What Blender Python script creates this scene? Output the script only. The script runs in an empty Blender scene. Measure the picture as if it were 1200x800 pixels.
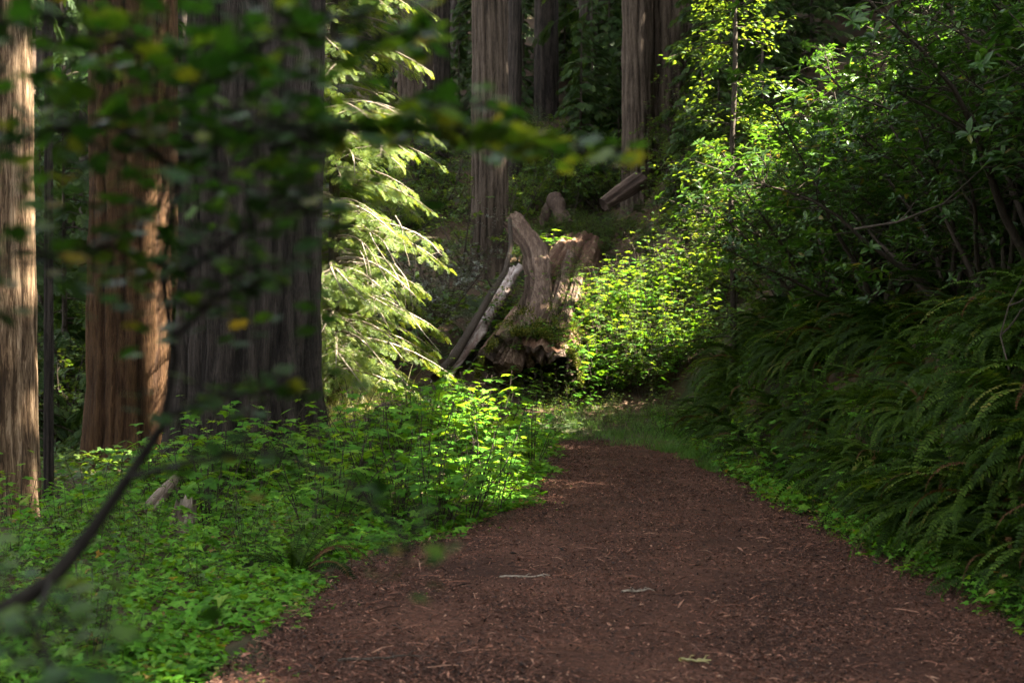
import bpy, math, random
import numpy as np

# ------------------------------------------------------------------ camera, sky, sun, exposure
S = bpy.context.scene
COL = S.collection
SUN_AZ, SUN_EL = 96.0, 50.0           # azimuth clockwise from the view direction (+Y), elevation
cam_d = bpy.data.cameras.new('camera')
cam = bpy.data.objects.new('camera', cam_d)
COL.objects.link(cam)
cam.location = (0, 0, 1.6)
cam.rotation_euler = (math.radians(90), 0, 0)
cam_d.sensor_width = 36
cam_d.lens = 45
cam_d.shift_y = 20 / 1200
cam_d.clip_start = 0.05
cam_d.clip_end = 2000
cam_d.dof.use_dof = True
cam_d.dof.focus_distance = 14.5
cam_d.dof.aperture_fstop = 2.6
S.camera = cam

W = bpy.data.worlds.new('World')
S.world = W
W.use_nodes = True
wn = W.node_tree
wn.nodes.clear()
sky = wn.nodes.new('ShaderNodeTexSky')
sky.sky_type = 'NISHITA'
sky.sun_disc = False
sky.sun_elevation = math.radians(SUN_EL)
sky.sun_rotation = math.radians(SUN_AZ)
bg = wn.nodes.new('ShaderNodeBackground')
bg.inputs[1].default_value = 0.088
wo = wn.nodes.new('ShaderNodeOutputWorld')
hs = wn.nodes.new('ShaderNodeHueSaturation')
hs.inputs['Saturation'].default_value = 0.16
wn.links.new(sky.outputs[0], hs.inputs['Color'])
wn.links.new(hs.outputs[0], bg.inputs[0])
wn.links.new(bg.outputs[0], wo.inputs[0])

a, e = math.radians(SUN_AZ), math.radians(SUN_EL)
SUN = np.array([math.sin(a) * math.cos(e), math.cos(a) * math.cos(e), math.sin(e)])
sd = bpy.data.lights.new('sun', 'SUN')
sd.energy = 5.0
sd.angle = math.radians(0.5)
sd.color = (1.0, 0.90, 0.72)
so = bpy.data.objects.new('sun', sd)
COL.objects.link(so)
so.location = (30, 0, 60)
so.rotation_euler = (math.radians(90 - SUN_EL), 0, math.radians(180 - SUN_AZ) )

S.view_settings.view_transform = 'Standard'
S.view_settings.look = 'None'
S.view_settings.gamma = 1
S.view_settings.exposure = 4.5
S.render.engine = 'CYCLES'
S.cycles.max_bounces = 6
S.cycles.diffuse_bounces = 3
S.cycles.glossy_bounces = 2
S.cycles.transmission_bounces = 4
S.cycles.caustics_reflective = False
S.cycles.caustics_refractive = False
S.cycles.use_denoising = True

# ------------------------------------------------------------------ numpy mesh helpers
def nrm(v):
    v = np.asarray(v, float)
    return v / np.maximum(np.linalg.norm(v, axis=-1, keepdims=True), 1e-9)

def frames(d, n):
    y = nrm(d)
    x = nrm(np.cross(y, n))
    z = np.cross(x, y)
    return np.stack([x, y, z], axis=-1)

class Geo:
    def __init__(s):
        s.v, s.a, s.f, s.n = [], [], [], 0
    def add(s, v, faces, attr=0.5, mat=0):
        """faces: list of index arrays (n,3)/(n,4)"""
        v = np.asarray(v, float).reshape(-1, 3)
        s.v.append(v)
        s.a.append(np.broadcast_to(np.asarray(attr, float), (len(v),)).copy())
        for f in faces:
            f = np.asarray(f, int)
            if len(f):
                s.f.append((f + s.n, mat))
        s.n += len(v)
    def inst(s, tmpl, R, T, attr, scale=None, mat=0):
        tv, tf = tmpl
        n = len(T)
        if n == 0:
            return
        if scale is not None:
            R = R * np.asarray(scale).reshape(n, 1, -1)
        v = np.einsum('nij,kj->nki', R, tv) + T[:, None, :]
        k = len(tv)
        off = (np.arange(n) * k)[:, None, None]
        fs = [(f[None] + off).reshape(-1, f.shape[1]) for f in tf]
        s.add(v.reshape(-1, 3), fs, np.repeat(np.broadcast_to(attr, (n,)), k), mat)
    def tube(s, pts, rad, n=6, attr=0.5, mat=0, cap=True):
        pts = np.asarray(pts, float)
        m = len(pts)
        rad = np.broadcast_to(np.asarray(rad, float), (m,))
        t = nrm(np.gradient(pts, axis=0))
        ref = np.array([0.31, 0.17, 0.93]) if abs(t[0][2]) < 0.8 else np.array([0.9, 0.3, 0.1])
        x = nrm(np.cross(t, ref))
        y = np.cross(t, x)
        th = np.linspace(0, 2 * np.pi, n, endpoint=False)
        ring = x[:, None] * np.cos(th)[None, :, None] + y[:, None] * np.sin(th)[None, :, None]
        v = pts[:, None] + ring * rad[:, None, None]
        s.grid(v, attr, mat, wrap=True)
        if cap:
            s.add(v[-1], [np.arange(n)[None]] if n in (3, 4) else [np.array([[0, i, i + 1] for i in range(1, n - 1)])], attr, mat)
    def grid(s, v, attr=0.5, mat=0, wrap=False):
        m, n = v.shape[:2]
        i = np.arange(m * n).reshape(m, n)
        if wrap:
            i = np.concatenate([i, i[:, :1]], 1)
        q = np.stack([i[:-1, :-1], i[:-1, 1:], i[1:, 1:], i[1:, :-1]], -1).reshape(-1, 4)
        at = np.broadcast_to(np.asarray(attr, float), (m, n)).reshape(-1)
        s.add(v.reshape(-1, 3), [q], at, mat)
    def mesh(s, name, mats, smooth=False):
        me = bpy.data.meshes.new(name)
        V = np.concatenate(s.v)
        A = np.concatenate(s.a)
        loops = np.concatenate([f.reshape(-1) for f, _ in s.f])
        tot = np.concatenate([np.full(len(f), f.shape[1]) for f, _ in s.f])
        mi = np.concatenate([np.full(len(f), m) for f, m in s.f])
        st = np.concatenate([[0], np.cumsum(tot)[:-1]])
        me.vertices.add(len(V))
        me.vertices.foreach_set('co', V.astype(np.float32).ravel())
        me.loops.add(len(loops))
        me.loops.foreach_set('vertex_index', loops.astype(np.int32))
        me.polygons.add(len(tot))
        me.polygons.foreach_set('loop_start', st.astype(np.int32))
        me.polygons.foreach_set('material_index', mi.astype(np.int32))
        at = me.attributes.new('v', 'FLOAT', 'POINT')
        at.data.foreach_set('value', A.astype(np.float32))
        for m in mats:
            me.materials.append(m)
        me.polygons.foreach_set('use_smooth', np.full(len(tot), bool(smooth)))
        me.update(calc_edges=True)
        return me

def obj(name, geo, mats, parent=None, smooth=False):
    if not isinstance(mats, (list, tuple)):
        mats = [mats]
    o = bpy.data.objects.new(name, geo.mesh(name, mats, smooth) if isinstance(geo, Geo) else geo)
    COL.objects.link(o)
    if parent is not None:
        o.parent = parent
    return o

def tag(o, label, cat, group=None):
    o['label'] = label
    o['category'] = cat
    if group:
        o['group'] = group
    return o

def thing(name, label, cat, loc=(0, 0, 0), rz=0.0, scale=1.0, group=None):
    o = bpy.data.objects.new(name, None)
    COL.objects.link(o)
    o.empty_display_size = 0.2
    o.location = loc
    o.rotation_euler = (0, 0, rz)
    o.scale = (scale,) * 3 if np.isscalar(scale) else scale
    return tag(o, label, cat, group)

def structure(name, geo, mats, smooth=True):
    o = obj(name, geo, mats, None, smooth)
    o['kind'] = 'structure'
    return o

def stuff(name, geo, mats, label, cat, smooth=False):
    o = obj(name, geo, mats, None, smooth)
    o['kind'] = 'stuff'
    return tag(o, label, cat)

def P(px, py, D):
    return np.array([(px - 600) / 1500 * D, D, 1.6 + (420 - py) / 1500 * D])

# ------------------------------------------------------------------ terrain height
def sp(x, w):
    x = np.asarray(x, float) / w
    return w * np.where(x > 30, x, np.log1p(np.exp(np.minimum(x, 30))))

def sstep(x, a, b):
    t = np.clip((x - a) / (b - a), 0, 1)
    return t * t * (3 - 2 * t)

def H(x, y):
    x = np.asarray(x, float)
    y = np.asarray(y, float)
    yb = 26 + 7 * sstep(-x, 3.0, 8.0)
    back = 0.30 * sp(y - yb, 2.0) + 0.35 * sp(y - 62, 5.0)
    u = x - 3.15 + 0.12 * np.sin(y * 0.7) * sstep(x, 2.9, 3.6)
    fade = 1 - 0.75 * sstep(y, 25.0, 30.0) * sstep(7.0 - x, 0.0, 3.0)
    bank = (1.55 * sstep(u, 0.0, 1.35) + 0.62 * sp(u - 1.0, 0.3) * sstep(u, 0, 0.6)) * fade
    bank = np.where(bank > 9, 9 + 4 * (1 - np.exp(-(bank - 9) / 12)), bank)
    left = -0.10 * sp(-x - 3.6, 0.8) * sstep(y, 4, 12) * (1 - sstep(-x, 14, 40) * 0.6)
    left = np.maximum(left, -1.6)
    lump = 0.07 * np.sin(x * 1.7 + 0.6) * np.sin(y * 1.3) * np.clip(sstep(-x, 1.6, 3.0) + sstep(u, .3, 1.), 0, 1)
    rise = .42 * np.exp(-((x + 1.2) / 1.3) ** 2 - ((y - 19.5) / 3.2) ** 2) + 0.95 * np.exp(-((x - 3.2) / 2.3) ** 2 - ((y - 32.0) / 3.6) ** 2)
    return back + bank + left + lump + rise

# ------------------------------------------------------------------ materials
def new_mat(name):
    m = bpy.data.materials.new(name)
    m.use_nodes = True
    m.node_tree.nodes.clear()
    return m, m.node_tree.nodes, m.node_tree.links

def ramp(nt, stops):
    r = nt.nodes.new('ShaderNodeValToRGB')
    el = r.color_ramp.elements
    el[0].position, el[0].color = stops[0][0], (*stops[0][1], 1)
    el[1].position, el[1].color = stops[-1][0], (*stops[-1][1], 1)
    for p, c in stops[1:-1]:
        x = el.new(p)
        x.color = (*c, 1)
    return r

def leaf_mat(name, stops, trans=0.42, tcol=(1.5, 1.45, 0.6), rough=0.42, spec=0.4, rand=0.25):
    m, N, L = new_mat(name)
    at = N.new('ShaderNodeAttribute')
    at.attribute_name = 'v'
    oi = N.new('ShaderNodeObjectInfo')
    ad = N.new('ShaderNodeMath')
    ad.operation = 'MULTIPLY_ADD'
    sub = N.new('ShaderNodeMath')
    sub.operation = 'SUBTRACT'
    L.new(oi.outputs['Random'], sub.inputs[0])
    sub.inputs[1].default_value = 0.5
    L.new(sub.outputs[0], ad.inputs[0])
    ad.inputs[1].default_value = rand
    L.new(at.outputs['Fac'], ad.inputs[2])
    r = ramp(m.node_tree, stops)
    L.new(ad.outputs[0], r.inputs[0])
    # mottling inside leaves
    no = N.new('ShaderNodeTexNoise')
    no.inputs['Scale'].default_value = 30
    tc = N.new('ShaderNodeTexCoord')
    L.new(tc.outputs['Object'], no.inputs['Vector'])
    mx = N.new('ShaderNodeMix')
    mx.data_type = 'RGBA'
    mx.blend_type = 'MULTIPLY'
    mr = N.new('ShaderNodeMapRange')
    mr.inputs['From Min'].default_value = 0.3
    mr.inputs['From Max'].default_value = 0.7
    mr.inputs['To Min'].default_value = 0.7
    mr.inputs['To Max'].default_value = 1.25
    L.new(no.outputs['Fac'], mr.inputs['Value'])
    mx.inputs['Factor'].default_value = 1.0
    L.new(r.outputs['Color'], mx.inputs['A'])
    L.new(mr.outputs['Result'], mx.inputs['B'])
    bs = N.new('ShaderNodeBsdfPrincipled')
    bs.inputs['Roughness'].default_value = rough
    bs.inputs['Specular IOR Level'].default_value = spec
    L.new(mx.outputs['Result'], bs.inputs['Base Color'])
    tm = N.new('ShaderNodeMix')
    tm.data_type = 'RGBA'
    tm.blend_type = 'MULTIPLY'
    tm.inputs['Factor'].default_value = 1.0
    tm.clamp_result = False
    L.new(mx.outputs['Result'], tm.inputs['A'])
    tm.inputs['B'].default_value = (*tcol, 1)
    tr = N.new('ShaderNodeBsdfTranslucent')
    L.new(tm.outputs['Result'], tr.inputs['Color'])
    ms = N.new('ShaderNodeMixShader')
    ms.inputs[0].default_value = trans
    L.new(bs.outputs[0], ms.inputs[1])
    L.new(tr.outputs[0], ms.inputs[2])
    o = N.new('ShaderNodeOutputMaterial')
    L.new(ms.outputs[0], o.inputs['Surface'])
    return m

def fibre_mat(name, stops, sc=(14, 14, 0.7), bump=0.5, rough=0.9, moss=None, moss_lo=0.55, dist=0.03):
    """fibrous wood or bark, grain running along local Z"""
    m, N, L = new_mat(name)
    tc = N.new('ShaderNodeTexCoord')
    mp = N.new('ShaderNodeMapping')
    mp.inputs['Scale'].default_value = sc
    L.new(tc.outputs['Object'], mp.inputs['Vector'])
    no = N.new('ShaderNodeTexNoise')
    no.inputs['Scale'].default_value = 1.0
    no.inputs['Detail'].default_value = 8
    no.inputs['Roughness'].default_value = 0.72
    no.inputs['Distortion'].default_value = 0.9
    L.new(mp.outputs[0], no.inputs['Vector'])
    at = N.new('ShaderNodeAttribute')
    at.attribute_name = 'v'
    ad = N.new('ShaderNodeMath')
    ad.operation = 'MULTIPLY_ADD'
    L.new(at.outputs['Fac'], ad.inputs[0])
    ad.inputs[1].default_value = 0.5
    no2 = N.new('ShaderNodeMath')
    no2.operation = 'MULTIPLY_ADD'
    L.new(no.outputs['Fac'], no2.inputs[0])
    no2.inputs[1].default_value = 1.5
    big = N.new('ShaderNodeTexNoise')
    big.inputs['Scale'].default_value = 0.9
    big.inputs['Detail'].default_value = 3
    L.new(tc.outputs['Object'], big.inputs['Vector'])
    bm = N.new('ShaderNodeMath')
    bm.operation = 'MULTIPLY_ADD'
    L.new(big.outputs['Fac'], bm.inputs[0])
    bm.inputs[1].default_value = 0.5
    bm.inputs[2].default_value = -0.75
    L.new(bm.outputs[0], no2.inputs[2])
    L.new(no2.outputs[0], ad.inputs[2])
    r = ramp(m.node_tree, stops)
    L.new(ad.outputs[0], r.inputs[0])
    col = r.outputs['Color']
    if moss:
        n3 = N.new('ShaderNodeTexNoise')
        n3.inputs['Scale'].default_value = 1.6
        n3.inputs['Detail'].default_value = 7
        n3.inputs['Roughness'].default_value = 0.7
        L.new(tc.outputs['Object'], n3.inputs['Vector'])
        mr = N.new('ShaderNodeMapRange')
        mr.inputs['From Min'].default_value = moss_lo
        mr.inputs['From Max'].default_value = moss_lo + 0.09
        L.new(n3.outputs['Fac'], mr.inputs['Value'])
        mx = N.new('ShaderNodeMix')
        mx.data_type = 'RGBA'
        L.new(mr.outputs['Result'], mx.inputs['Factor'])
        L.new(col, mx.inputs['A'])
        mx.inputs['B'].default_value = (*moss, 1)
        col = mx.outputs['Result']
    bs = N.new('ShaderNodeBsdfPrincipled')
    bs.inputs['Roughness'].default_value = rough
    bs.inputs['Specular IOR Level'].default_value = 0.15
    L.new(col, bs.inputs['Base Color'])
    bu = N.new('ShaderNodeBump')
    bu.inputs['Strength'].default_value = bump
    bu.inputs['Distance'].default_value = dist
    L.new(no.outputs['Fac'], bu.inputs['Height'])
    L.new(bu.outputs[0], bs.inputs['Normal'])
    o = N.new('ShaderNodeOutputMaterial')
    L.new(bs.outputs[0], o.inputs['Surface'])
    return m

def soil_mat(name, stops, scale, scale2, patch=None, bump=0.6, dist=0.02):
    m, N, L = new_mat(name)
    tc = N.new('ShaderNodeTexCoord')
    no = N.new('ShaderNodeTexNoise')
    no.inputs['Scale'].default_value = scale
    no.inputs['Detail'].default_value = 10
    no.inputs['Roughness'].default_value = 0.75
    L.new(tc.outputs['Object'], no.inputs['Vector'])
    n2 = N.new('ShaderNodeTexNoise')
    n2.inputs['Scale'].default_value = scale2
    n2.inputs['Detail'].default_value = 5
    L.new(tc.outputs['Object'], n2.inputs['Vector'])
    ad = N.new('ShaderNodeMath')
    ad.operation = 'MULTIPLY_ADD'
    L.new(n2.outputs['Fac'], ad.inputs[0])
    ad.inputs[1].default_value = 0.6
    sb = N.new('ShaderNodeMath')
    sb.operation = 'SUBTRACT'
    L.new(no.outputs['Fac'], sb.inputs[0])
    sb.inputs[1].default_value = 0.3
    L.new(sb.outputs[0], ad.inputs[2])
    r = ramp(m.node_tree, stops)
    L.new(ad.outputs[0], r.inputs[0])
    col = r.outputs['Color']
    if patch:
        n3 = N.new('ShaderNodeTexNoise')
        n3.inputs['Scale'].default_value = 0.55
        n3.inputs['Detail'].default_value = 8
        n3.inputs['Roughness'].default_value = 0.7
        L.new(tc.outputs['Object'], n3.inputs['Vector'])
        mr = N.new('ShaderNodeMapRange')
        mr.inputs['From Min'].default_value = 0.48
        mr.inputs['From Max'].default_value = 0.6
        L.new(n3.outputs['Fac'], mr.inputs['Value'])
        mx = N.new('ShaderNodeMix')
        mx.data_type = 'RGBA'
        L.new(mr.outputs['Result'], mx.inputs['Factor'])
        L.new(col, mx.inputs['A'])
        mx.inputs['B'].default_value = (*patch, 1)
        col = mx.outputs['Result']
    bs = N.new('ShaderNodeBsdfPrincipled')
    bs.inputs['Roughness'].default_value = 0.95
    bs.inputs['Specular IOR Level'].default_value = 0.15
    L.new(col, bs.inputs['Base Color'])
    bu = N.new('ShaderNodeBump')
    bu.inputs['Strength'].default_value = bump
    bu.inputs['Distance'].default_value = dist
    L.new(no.outputs['Fac'], bu.inputs['Height'])
    L.new(bu.outputs[0], bs.inputs['Normal'])
    o = N.new('ShaderNodeOutputMaterial')
    L.new(bs.outputs[0], o.inputs['Surface'])
    return m

M = {}
M['soil'] = soil_mat('forest_soil', [(0.2, (.012, .008, .005)), (0.5, (.04, .024, .014)), (0.8, (.075, .045, .026))], 22, 1.2, patch=(.016, .026, .008))
M['trail'] = soil_mat('trail_duff', [(0.2, (.007, .003, .002)), (0.45, (.046, .019, .0115)), (0.65, (.105, .046, .029)), (0.9, (.20, .105, .07))], 34, .9, bump=1.0, dist=0.035)
M['litter'] = leaf_mat('litter_bits', [(0.0, (.010, .005, .003)), (0.35, (.070, .029, .018)), (0.7, (.18, .080, .050)), (0.88, (.30, .18, .12)), (1.0, (.62, .56, .48))], trans=0.0, rough=0.8, spec=0.25)
M['thimble'] = leaf_mat('thimbleberry_leaf', [(0, (.022, .078, .006)), (.5, (.060, .175, .014)), (1, (.125, .24, .025))], rough=.55, spec=.12, trans=.5, tcol=(2.2, 1.5, .6))
M['lowleaf'] = leaf_mat('low_cover_leaf', [(0, (.022, .078, .005)), (.5, (.058, .175, .012)), (.93, (.11, .22, .024)), (1, (.18, .13, .04))], rough=.55, spec=.12, tcol=(2.0, 1.45, .6))
M['fern'] = leaf_mat('sword_fern_frond', [(0, (.005, .013, .0018)), (.5, (.020, .043, .0045)), (.85, (.058, .098, .011)), (1, (.10, .095, .02))], trans=.38, rough=.6, spec=.07)
M['deadfern'] = leaf_mat('dead_fern_frond', [(0, (.030, .014, .007)), (1, (.09, .045, .02))], trans=.2, rough=.8, spec=.05)
M['rhodo'] = leaf_mat('rhododendron_leaf', [(0, (.012, .036, .006)), (.5, (.032, .080, .012)), (.92, (.07, .13, .02)), (1, (.15, .12, .03))], trans=.42, rough=.38, spec=.3)
M['huckle'] = leaf_mat('huckleberry_leaf', [(0, (.02, .03, .016)), (.6, (.045, .055, .03)), (1, (.09, .095, .06))], trans=.25, rough=.35, spec=.5)
M['bush'] = leaf_mat('understory_leaf', [(0, (.018, .045, .007)), (.5, (.042, .09, .013)), (1, (.09, .14, .022))], trans=.45, rough=.5, spec=.25, tcol=(2.0, 1.5, .6))
M['conifer'] = leaf_mat('conifer_needles', [(0, (.010, .024, .006)), (.5, (.022, .048, .011)), (1, (.055, .085, .02))], trans=.4, rough=.55, spec=.15)
M['hemlock'] = leaf_mat('hemlock_needles', [(0, (.014, .032, .005)), (.5, (.068, .120, .016)), (1, (.16, .21, .04))], trans=.5, rough=.5, spec=.25, tcol=(1.8, 1.45, .6))
M['maple'] = leaf_mat('vine_maple_leaf', [(0, (.006, .024, .004)), (.5, (.018, .060, .007)), (.75, (.06, .11, .010)), (.9, (.12, .13, .014)), (1, (.20, .09, .018))], trans=.5, rough=.45, spec=.3, rand=0)
M['grass'] = leaf_mat('grass_blade', [(0, (.035, .09, .012)), (1, (.09, .18, .03))], trans=.35)
M['hayes'] = leaf_mat('dry_grass_blade', [(0, (.12, .13, .04)), (1, (.34, .30, .14))], trans=.35)
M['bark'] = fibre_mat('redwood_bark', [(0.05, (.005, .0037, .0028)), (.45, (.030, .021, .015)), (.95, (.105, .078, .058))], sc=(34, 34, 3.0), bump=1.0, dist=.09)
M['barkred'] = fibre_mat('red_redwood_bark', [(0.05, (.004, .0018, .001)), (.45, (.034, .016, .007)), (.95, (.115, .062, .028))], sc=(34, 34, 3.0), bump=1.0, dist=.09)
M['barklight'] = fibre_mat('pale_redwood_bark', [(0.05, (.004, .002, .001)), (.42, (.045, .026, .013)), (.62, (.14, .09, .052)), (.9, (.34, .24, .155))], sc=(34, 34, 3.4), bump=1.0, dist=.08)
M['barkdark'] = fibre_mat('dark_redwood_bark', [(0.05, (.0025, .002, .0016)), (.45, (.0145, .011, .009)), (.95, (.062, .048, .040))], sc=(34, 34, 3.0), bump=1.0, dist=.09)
M['stem'] = fibre_mat('stem_wood', [(0.1, (.010, .007, .005)), (.5, (.032, .024, .018)), (.9, (.085, .068, .055))], sc=(40, 40, 10), bump=.3)
M['maplestem'] = fibre_mat('maple_stem', [(0.1, (.003, .0022, .0016)), (.5, (.010, .008, .006)), (.9, (.03, .024, .018))], sc=(40, 40, 10), bump=.3)
M['paletwig'] = fibre_mat('pale_dead_twig', [(0.1, (.06, .045, .035)), (.5, (.17, .14, .11)), (.9, (.30, .26, .21))], sc=(30, 30, 6), bump=.3)
M['logbark'] = fibre_mat('fallen_log_wood', [(0.05, (.010, .005, .003)), (.4, (.055, .026, .015)), (.65, (.095, .050, .031)), (.95, (.22, .15, .105))], sc=(12, 12, .9), bump=1.0, moss=(.035, .045, .012), moss_lo=.60, dist=.07)
M['greywood'] = fibre_mat('weathered_grey_wood', [(0.1, (.018, .012, .009)), (.45, (.080, .058, .043)), (.9, (.25, .205, .165))], sc=(14, 14, 1.1), bump=1.0, dist=.05)
M['ridgewood'] = fibre_mat('log_ridge_wood', [(0.05, (.010, .006, .004)), (.45, (.066, .040, .027)), (.95, (.23, .17, .13))], sc=(16, 16, 1.0), bump=1.0, moss=(.04, .05, .014), moss_lo=.62, dist=.06)
M['bleached'] = fibre_mat('bleached_slab_wood', [(0.1, (.035, .022, .017)), (.42, (.15, .105, .090)), (.6, (.32, .27, .25)), (.9, (.50, .46, .43))], sc=(6, 6, 1.4), bump=.8)
M['rot'] = fibre_mat('rotten_dark_wood', [(0.1, (.010, .007, .006)), (.45, (.04, .026, .020)), (.85, (.12, .085, .065))], sc=(12, 12, 1.5), bump=.8)
M['moss'] = leaf_mat('moss_tuft', [(0, (.025, .035, .006)), (.5, (.06, .07, .012)), (1, (.14, .13, .03))], trans=.3, rough=.8, spec=.1)

# ------------------------------------------------------------------ leaf templates (lie in XY, point to +Y, face +Z)
def fan_leaf(pts, droop=.2, fold=.12):
    pts = np.array([(0, 0)] + pts, float)
    z = -droop * (pts[:, 0] ** 2 + pts[:, 1] ** 2) + fold * np.abs(pts[:, 0])
    v = np.column_stack([pts, z])
    n = len(pts)
    f = np.array([[0, i + 1, i] for i in range(1, n - 1)])
    return v, [f]

def polar(ar):
    return [(r * math.sin(math.radians(t)), r * math.cos(math.radians(t))) for t, r in ar]

MAPLE = fan_leaf(polar([(-150, .30), (-112, .62), (-80, .46), (-52, .88), (-26, .60), (0, 1.0), (26, .60), (52, .88), (80, .46), (112, .62), (150, .30)]))
VINE = fan_leaf(polar([(-160, .25), (-128, .55), (-105, .42), (-82, .8), (-58, .55), (-38, .95), (-18, .62), (0, 1.0), (18, .62), (38, .95), (58, .55), (82, .8), (105, .42), (128, .55), (160, .25)]), droop=.15, fold=.05)
TRI = fan_leaf(polar([(-120, .5), (-75, .75), (-40, .45), (0, 1.0), (40, .45), (75, .75), (120, .5)]), droop=.25)
OVAL = (np.array([(0, 0, 0), (-.15, .3, .05), (0, .33, 0), (.15, .3, .05), (-.14, .68, .02), (0, .7, -.04), (.14, .68, .02), (0, 1, -.14)], float),
        [np.array([[0, 2, 1], [0, 3, 2], [4, 5, 7], [5, 6, 7]]), np.array([[1, 2, 5, 4], [2, 3, 6, 5]])])
SMALL = (np.array([(0, 0, 0), (-.24, .5, .06), (0, 1, -.08), (.24, .5, .06)], float), [np.array([[0, 3, 2, 1]])])
STRIP = (np.array([(-.5, 0, 0), (.5, 0, 0), (.5, 1, 0), (-.5, 1, 0)], float), [np.array([[0, 1, 2, 3]])])

def make_spray(n=9, w=.045, ang=52, droop=.22, seed=0):
    r = np.random.default_rng(seed)
    v, q = [], []
    def quad(a, d, l, wd):
        d = np.array(d)
        s = np.array([-d[1], d[0], 0])
        pts = [a, a + d * l * .45 + s * wd, a + d * l, a + d * l * .45 - s * wd]
        k = len(v)
        for p in pts:
            v.append((p[0], p[1], -droop * (p[0] ** 2 + p[1] ** 2) + r.normal(0, .012)))
        q.append([k, k + 3, k + 2, k + 1])
    quad(np.zeros(3), (0, 1, 0), 1.0, .012)
    for i in range(n):
        y = .08 + .86 * i / n
        L = .46 * (1 - .75 * (i / n) ** 1.5) * (0.55 + .45 * min(1, (i + 1) / 3))
        for sgn in (-1, 1):
            t = math.radians(ang + r.normal(0, 7))
            quad(np.array([0, y + r.normal(0, .01), 0]), (sgn * math.sin(t), math.cos(t), 0), L * r.uniform(.8, 1.15), w * r.uniform(.8, 1.2))
    return np.array(v), [np.array(q)]
SPRAYS = [make_spray(seed=i) for i in range(3)]
# needle spray: finer, used where the sun shows single twigs
FINE = [make_spray(n=13, w=.017, ang=58, droop=.25, seed=10 + i) for i in range(3)]
def inst_pick(g, tmpls, R, T, attr, scale, rng, mat=0):
    k = rng.integers(0, len(tmpls), len(T))
    for i, t in enumerate(tmpls):
        m = k == i
        g.inst(t, R[m], T[m], attr[m], scale[m], mat)

# ------------------------------------------------------------------ generic builders
def trunk_geo(axis, radii, seed, nth=120, furrow=.10, k=(11, 17, 29), flare=.45, flare_h=.9, g=None, mat=0):
    """axis (m,3), radii (m,); deep vertical furrows of fibrous bark"""
    r = np.random.default_rng(seed)
    axis = np.asarray(axis, float)
    m = len(axis)
    th = np.linspace(0, 2 * np.pi, nth, endpoint=False)[None]
    z = (axis[:, 2] - axis[0, 2])[:, None]
    rr = np.ones((m, nth))
    ht = np.zeros((m, nth))
    for kk, amp in zip(k, (1.0, .7, .45)):
        ph = r.uniform(0, 6.28)
        wob = sum(r.uniform(.2, .6) * np.sin(z * r.uniform(.15, .9) + r.uniform(0, 6)) for _ in range(4))
        wob = wob + .55 * np.sin(z * r.uniform(1.2, 2.4) + th * r.integers(1, 4) + r.uniform(0, 6)) + .28 * np.sin(z * r.uniform(3.5, 6) + th * r.integers(6, 12) + r.uniform(0, 6))
        ht += amp * (np.abs(np.sin(th * kk / 2 + ph + wob)) ** .6 - .6)
    rr += furrow * ht
    lob = sum(r.uniform(.3, .6) * np.cos(th * q + r.uniform(0, 6.28)) for q in (3, 5, 7))
    fl = np.exp(-z / flare_h)
    rr += fl * flare * (1 + .45 * lob) + .025 * lob
    rr += .018 * np.sin(z * 1.3 + 2 * th + r.uniform(0, 6)) + .014 * np.sin(z * 3.1 - 3 * th + r.uniform(0, 6)) + .010 * np.sin(z * 6.3 + 5 * th)
    x = np.cos(th) * rr * radii[:, None]
    y = np.sin(th) * rr * radii[:, None]
    v = np.stack([axis[:, :1] + x, axis[:, 1:2] + y, np.broadcast_to(axis[:, 2:3], x.shape)], -1)
    g = g or Geo()
    at = np.clip(.5 + .6 * ht, 0, 1)
    g.grid(v, at, mat, wrap=True)
    return g

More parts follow.
